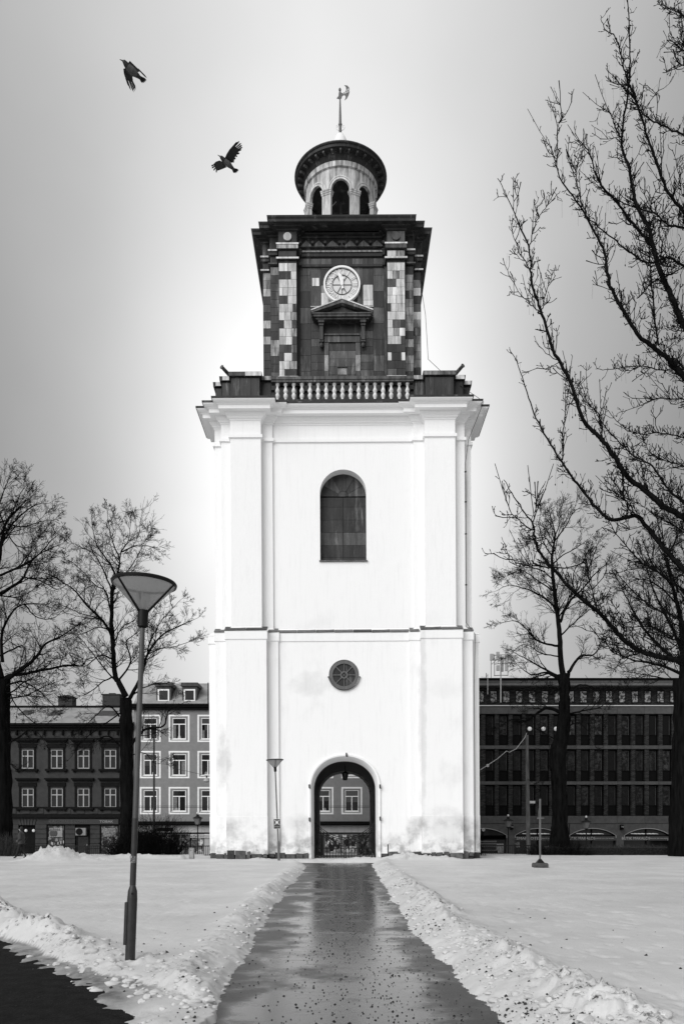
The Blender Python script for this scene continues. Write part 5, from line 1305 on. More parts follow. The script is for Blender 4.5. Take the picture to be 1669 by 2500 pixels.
q = MB(); q.tube([(PX(1285, 50), 50, PZ(1790, 50)), (PX(1277, 50), 49.6, PZ(1803, 50)), (PX(1259, 49), 49, PZ(1829, 49)), (PX(1243, 48.5), 48.5, PZ(1837, 48.5)), (PX(1236, 48), 48, PZ(1834, 48)), (PX(1215, 47), 47, PZ(1852, 47)), (PX(1189, 46), 46, PZ(1869, 46)), (PX(1172, 45), 45, PZ(1880, 45))], .02, 5)
q.tube([(PX(1190, 46), 46, PZ(1867, 46)), (PX(1190, 46), 46.05, PZ(1872, 46))], .08, 8)
tag(q.build('light_string', PALEM), 'thin pale cable sagging from the wooden pole to the tower corner', 'cable')
# sign post in the snow with a concrete foot
sx = PX(1317.8, 32.1); T = thing('sign_post', 'thin grey post in a concrete block standing in the right snow field', 'post', (sx, 32.1, 0))
CBK = M('concrete_block', .06, .9, var=.4, scale=7, bump=.4)
q = MB(); q.sweep([(-.285, -.22), (.285, -.22), (.285, .22), (-.285, .22)], [(0, -.15), (0, .22), (-.02, .27), (-.03, .28)], top=True, bottom=True); q.build('foot', CBK, T)
q = MB(); q.sweep([(-.16, -.14), (.16, -.14), (.16, .14), (-.16, .14)], [(0, .28), (-.13, .46)], top=True); q.build('socket', IRON, T)
q = MB(); q.box(-.03, .03, -.03, .03, .3, 2.85); q.build('shaft', IRONG, T)
q = MB(); q.box(-.13, .15, -.05, -.035, 2.05, 2.10); q.build('cross_plate', IRONG, T)
q = MB(); q.tube([(-.06, -.04, 2.06), (-.09, -.05, 2.2), (-.06, -.05, 2.45), (-.04, -.04, 2.5)], .008, 5); q.build('wire_hook', IRONG, T)
T = thing('marker_post', 'short black post topped with snow beside the right foot of the archway', 'post', (PX(947, 40.9), 40.9, 0))
q = MB(); q.tube([(.015, 0, -.1), (-.01, 0, .84)], .028, 8); q.build('shaft', IRON, T)
q = MB(); q.lathe([(0, .82), (.09, .83), (.10, .86), (.05, .90), (0, .91)], 12, closed=False); q.build('snow_cap', SNOW, T)
T = thing('utility_box', 'small pale metal cabinet standing in the snow left of the tower', 'cabinet', (PX(468, 41.2), 41.2, 0))
q = MB(); q.sweep([(-.12, -.12), (.12, -.12), (.12, .12), (-.12, .12)], [(0, -.1), (0, .60), (-.02, .64)], top=True); q.build('casing', M('cabinet_grey', .20, .55, var=.3, scale=6), T)
q = MB(); q.box(-.10, .10, -.13, -.121, .05, .58); q.build('door', M('cabinet_door', .26, .5, var=.4, scale=4), T)
q = MB(); q.box(-.03, .0, -.14, -.13, .5, .53); q.build('lock', IRON, T)
# fences
def fence(label, x0, x1, y, zt_, step=.115):
    T = thing('iron_fence', label, 'fence', ((x0+x1)/2, y, 0), (0, 0, 0), 'low iron railings behind the lawn')
    w_ = (x1-x0)/2
    q = MB(); q.box(-w_, w_, -.02, .02, zt_-.05, zt_); q.build('top_rail', IRON, T)
    q = MB(); q.box(-w_, w_, -.015, .015, .06, .09); q.build('bottom_rail', IRON, T)
    x = -w_; q = MB()
    while x < w_: q.box(x-.011, x+.011, -.010, .010, -.1, zt_-.051); x += step
    kind(q.build('bars', IRON, T), 'stuff')
    x = -w_; 
    while x <= w_+.01: q = MB(); q.box(x-.03, x+.03, -.03, .03, -.3, zt_+.02); q.build('post', IRON, T); x += 2*w_/max(1, round(2*w_/2.3))
fence('low black iron railing crossing behind the left lawn', PX(22, 46.8), PX(512, 46.8), 46.8, .62)
fence('low black iron railing right of the tower, ending at the hedge', PX(1174, 46.8), PX(1340, 46.8), 46.8, .66, .12)
# bench behind the railing
T = thing('park_bench', 'slatted bench behind the railing close to the right side of the tower', 'bench', (PX(1192, 49), 49, -.15))
for i in range(3): q = MB(); q.box(-.5, .5, .02, .05, .85+i*.14-.2, .93+i*.14-.2); q.build('back_slat', M('bench_slat', .10, .7) if i == 0 else bpy.data.materials['bench_slat'], T)
for i in range(3): q = MB(); q.box(-.5, .5, -.45+i*.14, -.35+i*.14, .42, .46); q.build('seat_slat', bpy.data.materials['bench_slat'], T)
for s in (-1, 1): q = MB(); q.box(s*.46-.03, s*.46+.03, -.42, .02, -.1, .41); q.box(s*.46-.03, s*.46+.03, .051, .10, -.1, 1.05); q.build('leg', IRON, T)
# overhead wires and the hanging street lamp
for i, py in enumerate((1968.5, 1972.0)):
    q = MB(); y = 64; q.tube([(PX(x_, y), y, PZ(py, y)) for x_ in np.linspace(300, 1180, 6)], .014, 4)
    tag(q.build('overhead_wire', IRON), 'thin overhead wire crossing in front of the grey house, '+('upper' if i == 0 else 'lower')+' of the pair', 'wire', 'overhead wires')
T = thing('suspended_lamp', 'pale dome lamp hung over the street at the left edge of the tower', 'street lamp', (PX(504.5, 60), 60, PZ(1908, 60)))
q = MB(); q.lathe([(.26, 0), (.24, .1), (.12, .22), (.05, .26), (0, .27)], 16, closed=False); q.lathe([(.26, 0), (.1, -.08), (0, -.1)], 16, closed=False); q.build('shade', PALEM, T, smooth=True)
q = MB(); q.tube([(0, 0, .25), (0, 0, .42)], .05, 8); q.tube([(-2.3, 0, .95), (0, 0, .42), (2.2, 0, .6)], .012, 4); q.build('fitting', IRON, T)
# ------------------------------------------------------------------ trees, shrubs, hedge
def catmull(pts, sub=5):
    P_ = [Vector(p) for p in pts]; out_ = []
    for i in range(len(P_)-1):
        p0, p1, p2, p3 = P_[max(i-1, 0)], P_[i], P_[i+1], P_[min(i+2, len(P_)-1)]
        for k in range(sub):
            t = k/sub; out_.append(.5*((2*p1)+(-p0+p2)*t+(2*p0-5*p1+4*p2-p3)*t*t+(-p0+3*p1-3*p2+p3)*t*t*t))
    out_.append(P_[-1]); return out_
def perp(d, rr):
    a = Vector((rr.gauss(0, 1), rr.gauss(0, 1), rr.gauss(0, 1))); a = a-d*a.dot(d)
    return a.normalized() if a.length > 1e-5 else Vector((1, 0, 0))
class Tree:
    def __init__(s, seed): s.trunk = MB(); s.limbs = []; s.crown = MB(); s.r = random.Random(seed)
    def twig(s, p, d, L, r0, lvl, up, mb=None, dens=1.):
        rr = s.r; mb = mb or s.crown; n = 3 if lvl <= 0 else (4 if lvl == 1 else 6)
        pts = [p.copy()]; dd = d.copy(); st = L/n
        for i in range(n):
            dd = (dd+perp(dd, rr)*rr.uniform(.03, .24)+Vector((0, 0, up*(.08 if lvl > 0 else .10)))).normalized()
            pts.append(pts[-1]+dd*st)
        rs = [max(r0*(1-.8*i/n), s.rmin) for i in range(n+1)]
        mb.tube(pts, rs, 3 if lvl < 2 else 5, cap=False)
        if lvl <= 0: return
        k = int(dens*{1: 6, 2: 8.5, 3: 8}.get(lvl, 8)*rr.uniform(.8, 1.25))
        for i in range(k):
            t = rr.uniform(.12, 1.)*n; j = min(int(t), n-1); q = pts[j].lerp(pts[j+1], t-j); dj = (pts[j+1]-pts[j]).normalized()
            a = math.radians(rr.uniform(26, 56)); nd = (dj*math.cos(a)+perp(dj, rr)*math.sin(a)).normalized()
            s.twig(q, nd, L*(rr.uniform(.30, .62) if lvl == 1 else rr.uniform(.38, .72))*(1.15-.5*t/n), rs[j]*rr.uniform(.4, .62), lvl-1, up, mb, dens)
    def limb(s, pts, r0, r1, lvl=3, dens=1., L=2.2, up=.6, start=.15, sub=5, side_every=.45, main=None):
        rr = s.r; c = catmull(pts, sub); n = len(c)-1; r0 *= .92
        c = [p+Vector((rr.gauss(0, .012), rr.gauss(0, .012), rr.gauss(0, .012)))*s.wob for p in c]
        rs = [r0+(r1-r0)*(i/n)**.8 for i in range(n+1)]
        mb = MB(); mb.tube(c, rs, 8 if r0 > .04 else 5); s.limbs.append(mb)
        acc = 0.
        for i in range(n):
            seg = (c[i+1]-c[i]); acc += seg.length
            if i/n < start: continue
            while acc > side_every:
                acc -= side_every*rr.uniform(.6, 1.4); lv = lvl if rr.random() < .10 else lvl-1; Lk = 1.35 if lv == lvl else 1.; d = seg.normalized(); a = math.radians(rr.uniform(25, 60))
                nd = (d*math.cos(a)+perp(d, rr)*math.sin(a)).normalized(); f = 1-.68*i/n
                s.twig(c[i].lerp(c[i+1], rr.random()), nd, L*f*Lk*rr.uniform(.45, 1.15), min(rs[i]*.55, .035*s.k), lv, up, None, dens*(.75 if lv == lvl else 1))
        s.twig(c[-1], (c[-1]-c[-2]).normalized(), L*.32, r1, lvl-1, up, None, dens)
    def finish(s, T, mat):
        s.trunk.build('trunk', mat, T, smooth=True)
        for m in s.limbs: m.build('limb', mat, T, smooth=True)
        kind(s.crown.build('twigs', mat, T), 'stuff'); print('twig faces', T.name, len(s.crown.f))
def limbs_px(tr, lst, u, v, Y, **kw):
    for item in lst:
        pts, r0, r1 = item[:3]; dy = item[3] if len(item) > 3 else tr.r.uniform(-2.5, 2.5); o = item[4] if len(item) > 4 else {}
        n = len(pts)-1; W = []
        for i, (a, b_) in enumerate(pts):
            y = Y+dy*(i/n)**1.; W.append(P(u(a), v(b_), y))
        tr.limb(W, r0, r1, **{**kw, **o})
def trunk(tr, pts, rs, n=14):
    c = catmull(pts, 5); m = len(c)-1; R_ = np.interp(np.linspace(0, len(rs)-1, m+1), range(len(rs)), rs)
    b = MB(); b.tube(c, list(R_), n)
    tmp = []
    for v in b.v:
        q = Vector(v); k = noise_.noise(q*2.6)*.09+noise_.noise(q*7)*.04; ax_ = min(c, key=lambda p: (p-q).length_squared); d = (q-ax_); tmp.append(q+d.normalized()*k if d.length > 0 else q)
    b.v = [tuple(q) for q in tmp]; tr.trunk = b
r3 = lambda u: u/3.015; r4 = lambda v: 1120+v/3.015; r1v = lambda v: 1640+v/3.015
# second tree from the left
Y2 = 46.5; t2 = Tree(21); t2.rmin = .0068; t2.wob = 1.; t2.k = 1.
trunk(t2, [P(308, 2100, Y2), P(309, 2060, Y2), P(310, 1990, Y2), P(309, 1900, Y2), P(309, 1830, Y2), P(308, 1760, Y2), P(307, 1705, Y2)], [.55, .42, .37, .36, .36, .38, .30])
L2_ = [([(925, 1750), (875, 1650), (845, 1590), (832, 1400), (824, 1250), (822, 1080), (828, 960), (855, 870)], .20, .09, .3, dict(start=.3)),
 ([(855, 870), (880, 750), (840, 640), (810, 540), (790, 400)], .07, .012), ([(855, 870), (800, 760), (720, 650), (690, 560), (670, 420)], .07, .012),
 ([(880, 750), (892, 680), (945, 600), (960, 470)], .05, .012), ([(890, 690), (1000, 640), (1080, 640), (1150, 665)], .045, .01),
 ([(828, 960), (930, 840), (1000, 740), (1090, 560)], .05, .01), ([(835, 1320), (760, 1200), (640, 1080), (560, 980), (480, 920), (380, 860), (250, 830)], .10, .012),
 ([(822, 1150), (780, 980), (700, 930), (600, 820), (500, 740)], .06, .01), ([(824, 980), (760, 820), (690, 700), (590, 650), (500, 600)], .055, .01),
 ([(955, 1760), (1040, 1600), (1085, 1440), (1180, 1310), (1300, 1240), (1440, 1180)], .13, .012, 1.2), ([(1085, 1440), (1110, 1330), (1200, 1180), (1330, 1040)], .06, .01),
 ([(1085, 1440), (1180, 1400), (1300, 1380), (1430, 1330)], .05, .01), ([(865, 1640), (960, 1500), (930, 1350), (1000, 1290), (1100, 1200)], .07, .01),
 ([(845, 1600), (760, 1640), (660, 1720), (560, 1760)], .06, .01), ([(838, 1480), (740, 1450), (620, 1530), (500, 1500)], .06, .01), ([(840, 1350), (900, 1240), (1000, 1180), (1050, 1060)], .05, .01),
 ([(830, 1270), (720, 1240), (600, 1290), (480, 1280)], .05, .01), ([(860, 1640), (780, 1560), (640, 1380), (560, 1300)], .06, .01)]
limbs_px(t2, L2_, r3, r4, Y2, lvl=3, dens=.95, L=2.2, side_every=.42)
L2b = [([(950, 560), (1060, 430), (1200, 400), (1240, 290), (1350, 230)], .11, .012, -1.5), ([(900, 560), (800, 480), (720, 500), (640, 560)], .07, .01), ([(940, 200), (1080, 110), (1250, 80)], .06, .01),
 ([(880, 330), (800, 250), (700, 330), (600, 420)], .06, .01, -1.8), ([(960, 620), (1060, 600), (1150, 680), (1220, 640)], .04, .01, -1), ([(900, 300), (720, 420), (600, 520), (520, 640)], .05, .01, -2)]
limbs_px(t2, L2b, r3, r1v, Y2, lvl=3, dens=.8, L=1.9, side_every=.55, up=.1)
T = thing('bare_tree', 'bare winter tree behind the near street lamp, left of the tower', 'tree', tuple(P(308, 2095, Y2)), group='bare park trees')
t2root = T
def reparent_world(tr, T, mat):
    for m in [tr.trunk, tr.crown]+tr.limbs: m.v = [(x-T.location.x, y-T.location.y, z-T.location.z) for x, y, z in m.v]
    tr.finish(T, mat)
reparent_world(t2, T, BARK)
# leftmost tree
Y1 = 45.; t1 = Tree(5); t1.rmin = .0068; t1.wob = 1.; t1.k = 1.
trunk(t1, [P(2, 2104, Y1), P(5, 2050, Y1), P(6, 1950, Y1), P(5, 1850, Y1), P(4, 1740, Y1), P(6, 1660, Y1)], [.75, .55, .50, .47, .45, .42])
L1_ = [([(20, 1640), (60, 1600), (140, 1590), (300, 1560), (480, 1525), (600, 1525), (640, 1480), (740, 1450)], .14, .015, 1.), ([(20, 1650), (140, 1560), (250, 1480), (340, 1360), (480, 1290), (620, 1180)], .16, .012, -2),
 ([(20, 1500), (10, 1300), (80, 1140), (180, 1070), (320, 1070)], .12, .012), ([(0, 1000), (150, 900), (200, 820), (260, 720), (450, 630)], .11, .012, 2), ([(0, 860), (150, 790), (270, 720), (380, 600), (430, 560)], .08, .01, -2),
 ([(10, 1620), (-60, 1300), (-40, 1000), (0, 700), (40, 480), (120, 380), (200, 300)], .22, .02, 1), ([(-30, 800), (40, 560), (140, 430), (260, 340), (360, 330)], .09, .01), ([(-60, 700), (-20, 420), (20, 260), (70, 130)], .09, .01, -1.),
 ([(0, 560), (80, 420), (150, 260), (190, 200)], .06, .01), ([(-80, 1200), (-200, 900), (-220, 500), (-160, 200)], .15, .015), ([(0, 1700), (150, 1640), (300, 1720), (400, 1830)], .08, .01, -2), ([(-20, 1720), (80, 1720), (190, 1640), (300, 1600), (420, 1680)], .07, .01, -1),
 ([(160, 870), (300, 900), (420, 960), (520, 910)], .05, .01), ([(180, 1070), (260, 1160), (380, 1180), (480, 1100)], .05, .01), ([(-30, 1000), (100, 1020), (220, 980), (340, 880)], .05, .01), ([(60, 480), (180, 500), (300, 460), (390, 450)], .05, .01),
 ([(0, 1450), (160, 1380), (190, 1460), (160, 1600)], .06, .012), ([(0, 400), (100, 620), (230, 650), (300, 560)], .05, .01)]
limbs_px(t1, L1_, r3, r4, Y1, lvl=3, dens=.9, L=2.4, side_every=.44)
L1b = [([(40, 60), (120, 250), (300, 400), (420, 300)], .05, .01), ([(20, 560), (140, 480), (240, 420), (330, 520)], .06, .01, -2), ([(30, 640), (120, 720), (160, 730)], .04, .01), ([(30, 200), (180, 180), (330, 110), (460, 60)], .06, .01, -2)]
limbs_px(t1, L1b, r3, r1v, Y1, lvl=3, dens=.8, L=1.8, side_every=.55, up=.1)
T = thing('bare_tree', 'bare tree at the left edge of the photo, its trunk beside the walking person', 'tree', tuple(P(2, 2100, Y1)), group='bare park trees')
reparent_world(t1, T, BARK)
# basal shoots as a shrubby skirt
def shrub(name, label, cat, base, rx, ry, h, n, seed, mat, group=None, rad=.006, spread=.5):
    rr = random.Random(seed); T = thing(name, label, cat, base, group=group); b = MB()
    for i in range(n):
        x = rr.uniform(-rx, rx); y = rr.uniform(-ry, ry); hh = h*rr.uniform(.4, 1.)*(1-.45*(x/rx)**2)
        d = Vector((rr.gauss(0, spread)+x/rx*.35, rr.gauss(0, spread), 1.)).normalized(); p = Vector((x, y, -.1)); pts = [p]
        for k in range(4): d = (d+perp(d, rr)*rr.uniform(.05, .3)).normalized(); pts.append(pts[-1]+d*hh/4)
        b.tube(pts, [rad*1.4, rad*1.2, rad, rad*.8, rad*.5], 3, cap=False)
        for k in range(3):
            j = rr.randint(1, 3); a = math.radians(rr.uniform(20, 50)); dj = (pts[j+1]-pts[j]).normalized(); nd = dj*math.cos(a)+perp(dj, rr)*math.sin(a)
            e1 = pts[j]+nd*hh*.17; b.tube([pts[j], e1, e1+(nd+perp(nd, rr)*.3)*hh*.15], [rad*.8, rad*.7, rad*.4], 3, cap=False)
    kind(b.build('twigs', mat, T), 'stuff'); return T
TWG = M('twig_grey', .028, .95, var=.5, scale=6); 
shrub('bare_shrub', 'twiggy bare shrub around the foot of the tree behind the near lamp', 'shrub', (PX(322, 46.2), 46.2, 0), 1.2, .6, 2.2, 420, 2, BARK, rad=.008)
shrub('bare_shrub', 'tall fine twigged bare shrub before the grey house shop front, under the dark street lamp', 'shrub', (PX(380, 46.6), 46.7, 0), 1.25, .6, 2.9, 620, 3, BARK, rad=.008, spread=.32)
shrub('bare_shrub', 'low skirt of grey shoots around the leftmost tree trunk', 'shrub', (PX(16, 44.3), 44.3, 0), .65, .4, 1.7, 380, 6, TWG, rad=.006, spread=.2)
# tree right of the tower
Y3 = 46.5; t3 = Tree(33); t3.rmin = .0068; t3.wob = 1.; t3.k = 1.
U = u2; V = v2; u6 = lambda u: 1170+u/2.7635; v6 = lambda v: 850+v/2.7635
trunk(t3, [P(U(655), V(1575), Y3), P(U(650), V(1480), Y3), P(U(652), V(1300), Y3), P(U(650), V(1100), Y3), P(U(640), V(930), Y3), P(U(635), V(800), Y3), P(U(672), V(640), Y3), P(U(688), V(450), Y3), P(U(686), V(300), Y3), P(U(680), V(200), Y3)],
      [.85, .62, .46, .44, .45, .50, .40, .33, .33, .36])
L3_ = [([(570, 2250), (548, 2100), (538, 1900), (512, 1700), (492, 1500), (490, 1400), (510, 1280), (500, 1200), (470, 1100)], .21, .02, .3, dict(start=.3)),
 ([(545, 1850), (600, 1720), (700, 1620), (800, 1500), (880, 1450)], .09, .012), ([(530, 2010), (400, 1980), (320, 1900), (240, 1840), (130, 1860)], .08, .01), ([(512, 1750), (430, 1680), (330, 1630), (200, 1600), (110, 1640)], .07, .01),
 ([(500, 1450), (560, 1400), (680, 1330), (730, 1290)], .05, .01), ([(600, 2190), (680, 2080), (780, 2060), (850, 1900)], .12, .012), ([(545, 2220), (430, 2160), (320, 2100), (210, 2045)], .09, .012),
 ([(492, 1560), (420, 1500), (330, 1480), (230, 1500)], .05, .01), ([(495, 1420), (430, 1300), (400, 1180), (420, 1100)], .05, .01), ([(508, 1300), (580, 1200), (640, 1100), (690, 1080)], .05, .01),
 ([(540, 1950), (640, 1850), (760, 1760), (860, 1780)], .06, .01), ([(530, 1830), (620, 1650), (640, 1500), (720, 1420)], .05, .01), ([(500, 1640), (380, 1560), (280, 1500), (180, 1540)], .05, .01), ([(490, 1480), (600, 1480), (700, 1440), (820, 1300)], .05, .01),
 ([(548, 2080), (420, 2060), (300, 2000), (180, 2090)], .05, .01), ([(500, 1360), (440, 1280), (360, 1290), (300, 1280)], .04, .01), ([(505, 1280), (540, 1180), (520, 1100), (540, 1060)], .04, .01)]
limbs_px(t3, L3_, u6, v6, Y3, lvl=3, dens=.95, L=2.1, side_every=.42)
L3b = [([(650, 480), (560, 450), (470, 500), (400, 545), (300, 535), (200, 600)], .13, .012, -1.5), ([(700, 330), (800, 280), (900, 300), (980, 380)], .07, .01), ([(690, 600), (780, 560), (860, 620), (910, 730)], .05, .01, -2), ([(660, 250), (560, 190), (440, 200), (340, 130)], .10, .012, -1.5),
 ([(700, 500), (820, 470), (960, 440), (1060, 330)], .07, .01), ([(600, 880), (540, 950), (500, 1100)], .04, .01, -1.5), ([(680, 260), (600, 350), (460, 330), (340, 400)], .05, .01, -2), ([(655, 700), (560, 650), (470, 600), (380, 560)], .05, .01, -1)]
limbs_px(t3, L3b, U, V, Y3, lvl=3, dens=.8, L=1.7, side_every=.55, up=.05)
T = thing('bare_tree', 'bare winter tree with a thick dark trunk standing before the brick office building', 'tree', tuple(P(1367, 2095, Y3)), group='bare park trees')
reparent_world(t3, T, BARK)
shrub('bare_shrub', 'tangle of dark shoots at the foot of the tree before the brick building', 'shrub', (PX(1367, 45.6), 45.7, 0), 1.6, .5, 1.5, 420, 8, BARK, rad=.007)
# right edge tree
Y4 = 44.; t4 = Tree(44); t4.rmin = .0068; t4.wob = 1.; t4.k = 1.
trunk(t4, [P(1668, 2106, Y4), P(1662, 2000, Y4), P(1664, 1900, Y4), P(1666, 1780, Y4), P(1664, 1660, Y4)], [.85, .62, .55, .5, .45])
L4_ = [([(1370, 2240), (1372, 2000), (1350, 1800), (1300, 1600), (1250, 1400), (1230, 1200)], .24, .02, 0), ([(1372, 2150), (1200, 2000), (1080, 1850), (1000, 1700), (930, 1560)], .13, .012), ([(1372, 2050), (1280, 1850), (1180, 1650), (1100, 1400)], .12, .012),
 ([(1372, 1900), (1420, 1700), (1400, 1500), (1360, 1300)], .14, .012), ([(1370, 2200), (1180, 2130), (1020, 2100), (880, 2020)], .11, .012), ([(1300, 1600), (1180, 1480), (1120, 1350), (1100, 1300)], .06, .01), ([(1260, 1800), (1100, 1700), (960, 1560), (900, 1480)], .06, .01),
 ([(1250, 1420), (1320, 1300), (1330, 1200), (1300, 1170)], .06, .01), ([(1350, 1750), (1200, 1600), (1060, 1560), (940, 1640)], .06, .01), ([(1372, 2000), (1500, 1800), (1560, 1500)], .12, .012), ([(1300, 1950), (1150, 1880), (1000, 1880), (900, 1820)], .06, .01),
 ([(1370, 2240), (1250, 2230), (1100, 2200), (960, 2180)], .07, .01), ([(1340, 1650), (1220, 1300), (1210, 1200)], .06, .01)]
limbs_px(t4, L4_, u6, v6, Y4, lvl=3, dens=.95, L=2.2, side_every=.42)
T = thing('bare_tree', 'bare tree with a wide dark trunk at the right edge, behind the hedge', 'tree', tuple(P(1668, 2100, Y4)), group='bare park trees')
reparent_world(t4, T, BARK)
# hedge
hd = thing('hedge', 'long low leafless clipped hedge along the right side of the lawn', 'hedge', (PX(1500, 46), 46, 0)); b = MB(); rr = random.Random(17)
hx0, hx1 = PX(1330, 46)-hd.location.x, PX(1760, 46)-hd.location.x
q = MB(); q.sweep([(hx0, -.35), (hx1, -.35), (hx1, .35), (hx0, .35)], [(0, -.1), (.02, .5), (-.1, .56)], top=True); q.build('dense_core', IRON, hd)
for i in range(5200):
    p = Vector((rr.uniform(hx0, hx1), rr.uniform(-.5, .3), rr.uniform(0, .55))); d = Vector((rr.gauss(0, .7), rr.gauss(-.2, .5), rr.gauss(.5, .5))).normalized(); L_ = rr.uniform(.12, .32)
    m_ = p+d*L_*.5+perp(d, rr)*.03; b.tube([p, m_, p+d*L_], [.007, .006, .004], 3, cap=False)
kind(b.build('twigs', TWG, hd), 'stuff')

# ------------------------------------------------------------------ the near tree whose limbs reach in from the right
YN = 13.; tn = Tree(77); tn.rmin = .0028; tn.wob = .5; tn.k = .6
u5 = lambda u: 1170+u/2.609; v5 = lambda v: v/2.609
def knob(p, d, L, r, lvl, mb):
    rr = tn.r; n = 3; pts = [p]; dd = d
    for i in range(n): dd = (dd+perp(dd, rr)*rr.uniform(.1, .45)+Vector((-.04, 0, .26))).normalized(); pts.append(pts[-1]+dd*L/n)
    mb.tube(pts, [r, r*.85, r*.8, r*1.05], 4)
    mb.tube([pts[-1], pts[-1]+dd*.016], [r*1.5, r*.5], 4)
    if lvl > 0:
        for i in range(rr.randint(2, 3)):
            j = rr.randint(0, n); a = math.radians(rr.uniform(35, 70)); nd = dd*math.cos(a)+perp(dd, rr)*math.sin(a)
            knob(pts[j], nd.normalized(), L*rr.uniform(.4, .7), r*.8, lvl-1, mb)
    elif rr.random() < .10:      # hanging seed stalk
        q = pts[-1]; o_ = Vector((rr.gauss(0, .03), rr.gauss(0, .03), -.05)); pp = [q, q+Vector((o_.x, o_.y, .015)), q+o_+Vector((0, 0, -.02)), q+o_*1.4+Vector((0, 0, -.10)), q+o_*1.5+Vector((0, 0, -.17))]
        mb.tube(pp, .0012, 3, cap=False)
        if rr.random() < .15:
            z = pp[-1]; mb.add([z, z+Vector((.012, .004, -.02)), z+Vector((.004, 0, -.05)), z+Vector((-.01, 0, -.025))], [(0, 1, 2, 3)])
def tkx(z): return float(np.interp(z, [0, 3, 6, 9, 13, 16], [7.5, 7.35, 7.3, 7.1, 6.95, 6.9]))
def nlimb(pts, r0, r1, dy, dens=1., start=0.):
    n = len(pts)-1; W0 = [P(a, b_, YN+dy[0]+(dy[1]-dy[0])*i/n) for i, (a, b_) in enumerate(pts)]
    if pts[0][0] > 1660:      # carry the limb on to the trunk outside the frame
        sl = (W0[1].z-W0[0].z)/max(.15, W0[0].x-W0[1].x); sl = max(-.2, min(1.6, sl)); xt = tkx(W0[0].z-1.)
        W0 = [Vector((xt, 13.05, W0[0].z-(xt-W0[0].x)*(sl*.7+.35))), (W0[0]*.5+Vector((xt, 13., W0[0].z))*.5)-Vector((0, 0, (xt-W0[0].x)*sl*.35))]+W0
    c = catmull(W0, 6); m = len(c)-1; rr = tn.r
    c = [p+Vector((rr.gauss(0, .006), rr.gauss(0, .006), rr.gauss(0, .006))) for p in c]
    r0 *= .98; rs = [r0+(r1-r0)*(i/m)**.8 for i in range(m+1)]; mb = MB(); mb.tube(c, rs, 8); tn.limbs.append(mb); acc = 0
    for i in range(m):
        seg = c[i+1]-c[i]; pxx = CX+c[i].x*F/c[i].y; den = float(np.interp(pxx, [1200, 1350, 1480, 1600], [.62, .85, 1.35, 1.7])); acc += seg.length; st = .105/dens/den
        while acc > st:
            acc -= st
            if i/m < start or (i/m > .80 and rr.random() < .55): continue
            d = seg.normalized(); a = math.radians(rr.uniform(40, 80)); nd = (d*math.cos(a)+perp(d, rr)*math.sin(a)).normalized(); big = rr.random() if i/m < .7 else 0.
            if big > .93: L_ = rr.uniform(.35, .7); dd_ = (nd*.5+d*.6+Vector((-.1, 0, .5))).normalized(); q_ = c[i]; tn.crown.tube([q_, q_+dd_*L_*.5, q_+dd_*L_+Vector((0, 0, .06))], [.006, .005, .0045], 4); knob(q_+dd_*L_*.5, (dd_+perp(dd_, rr)*.8).normalized(), .08, .0045, 0, tn.crown); knob(q_+dd_*L_*.75, (dd_+perp(dd_, rr)*.8).normalized(), .05, .0045, 0, tn.crown); continue
            knob(c[i].lerp(c[i+1], rr.random()), nd, rr.uniform(.06, .18) if big < .72 else rr.uniform(.2, .42), min(.0068, .0046+rs[i]*.1) if big < .72 else .0072, 1 if big < .72 else 2, tn.crown)
def A5(*p): return [(u5(a), v5(b_)) for a, b_ in p]
def A6(*p): return [(u6(a), v6(b_)) for a, b_ in p]
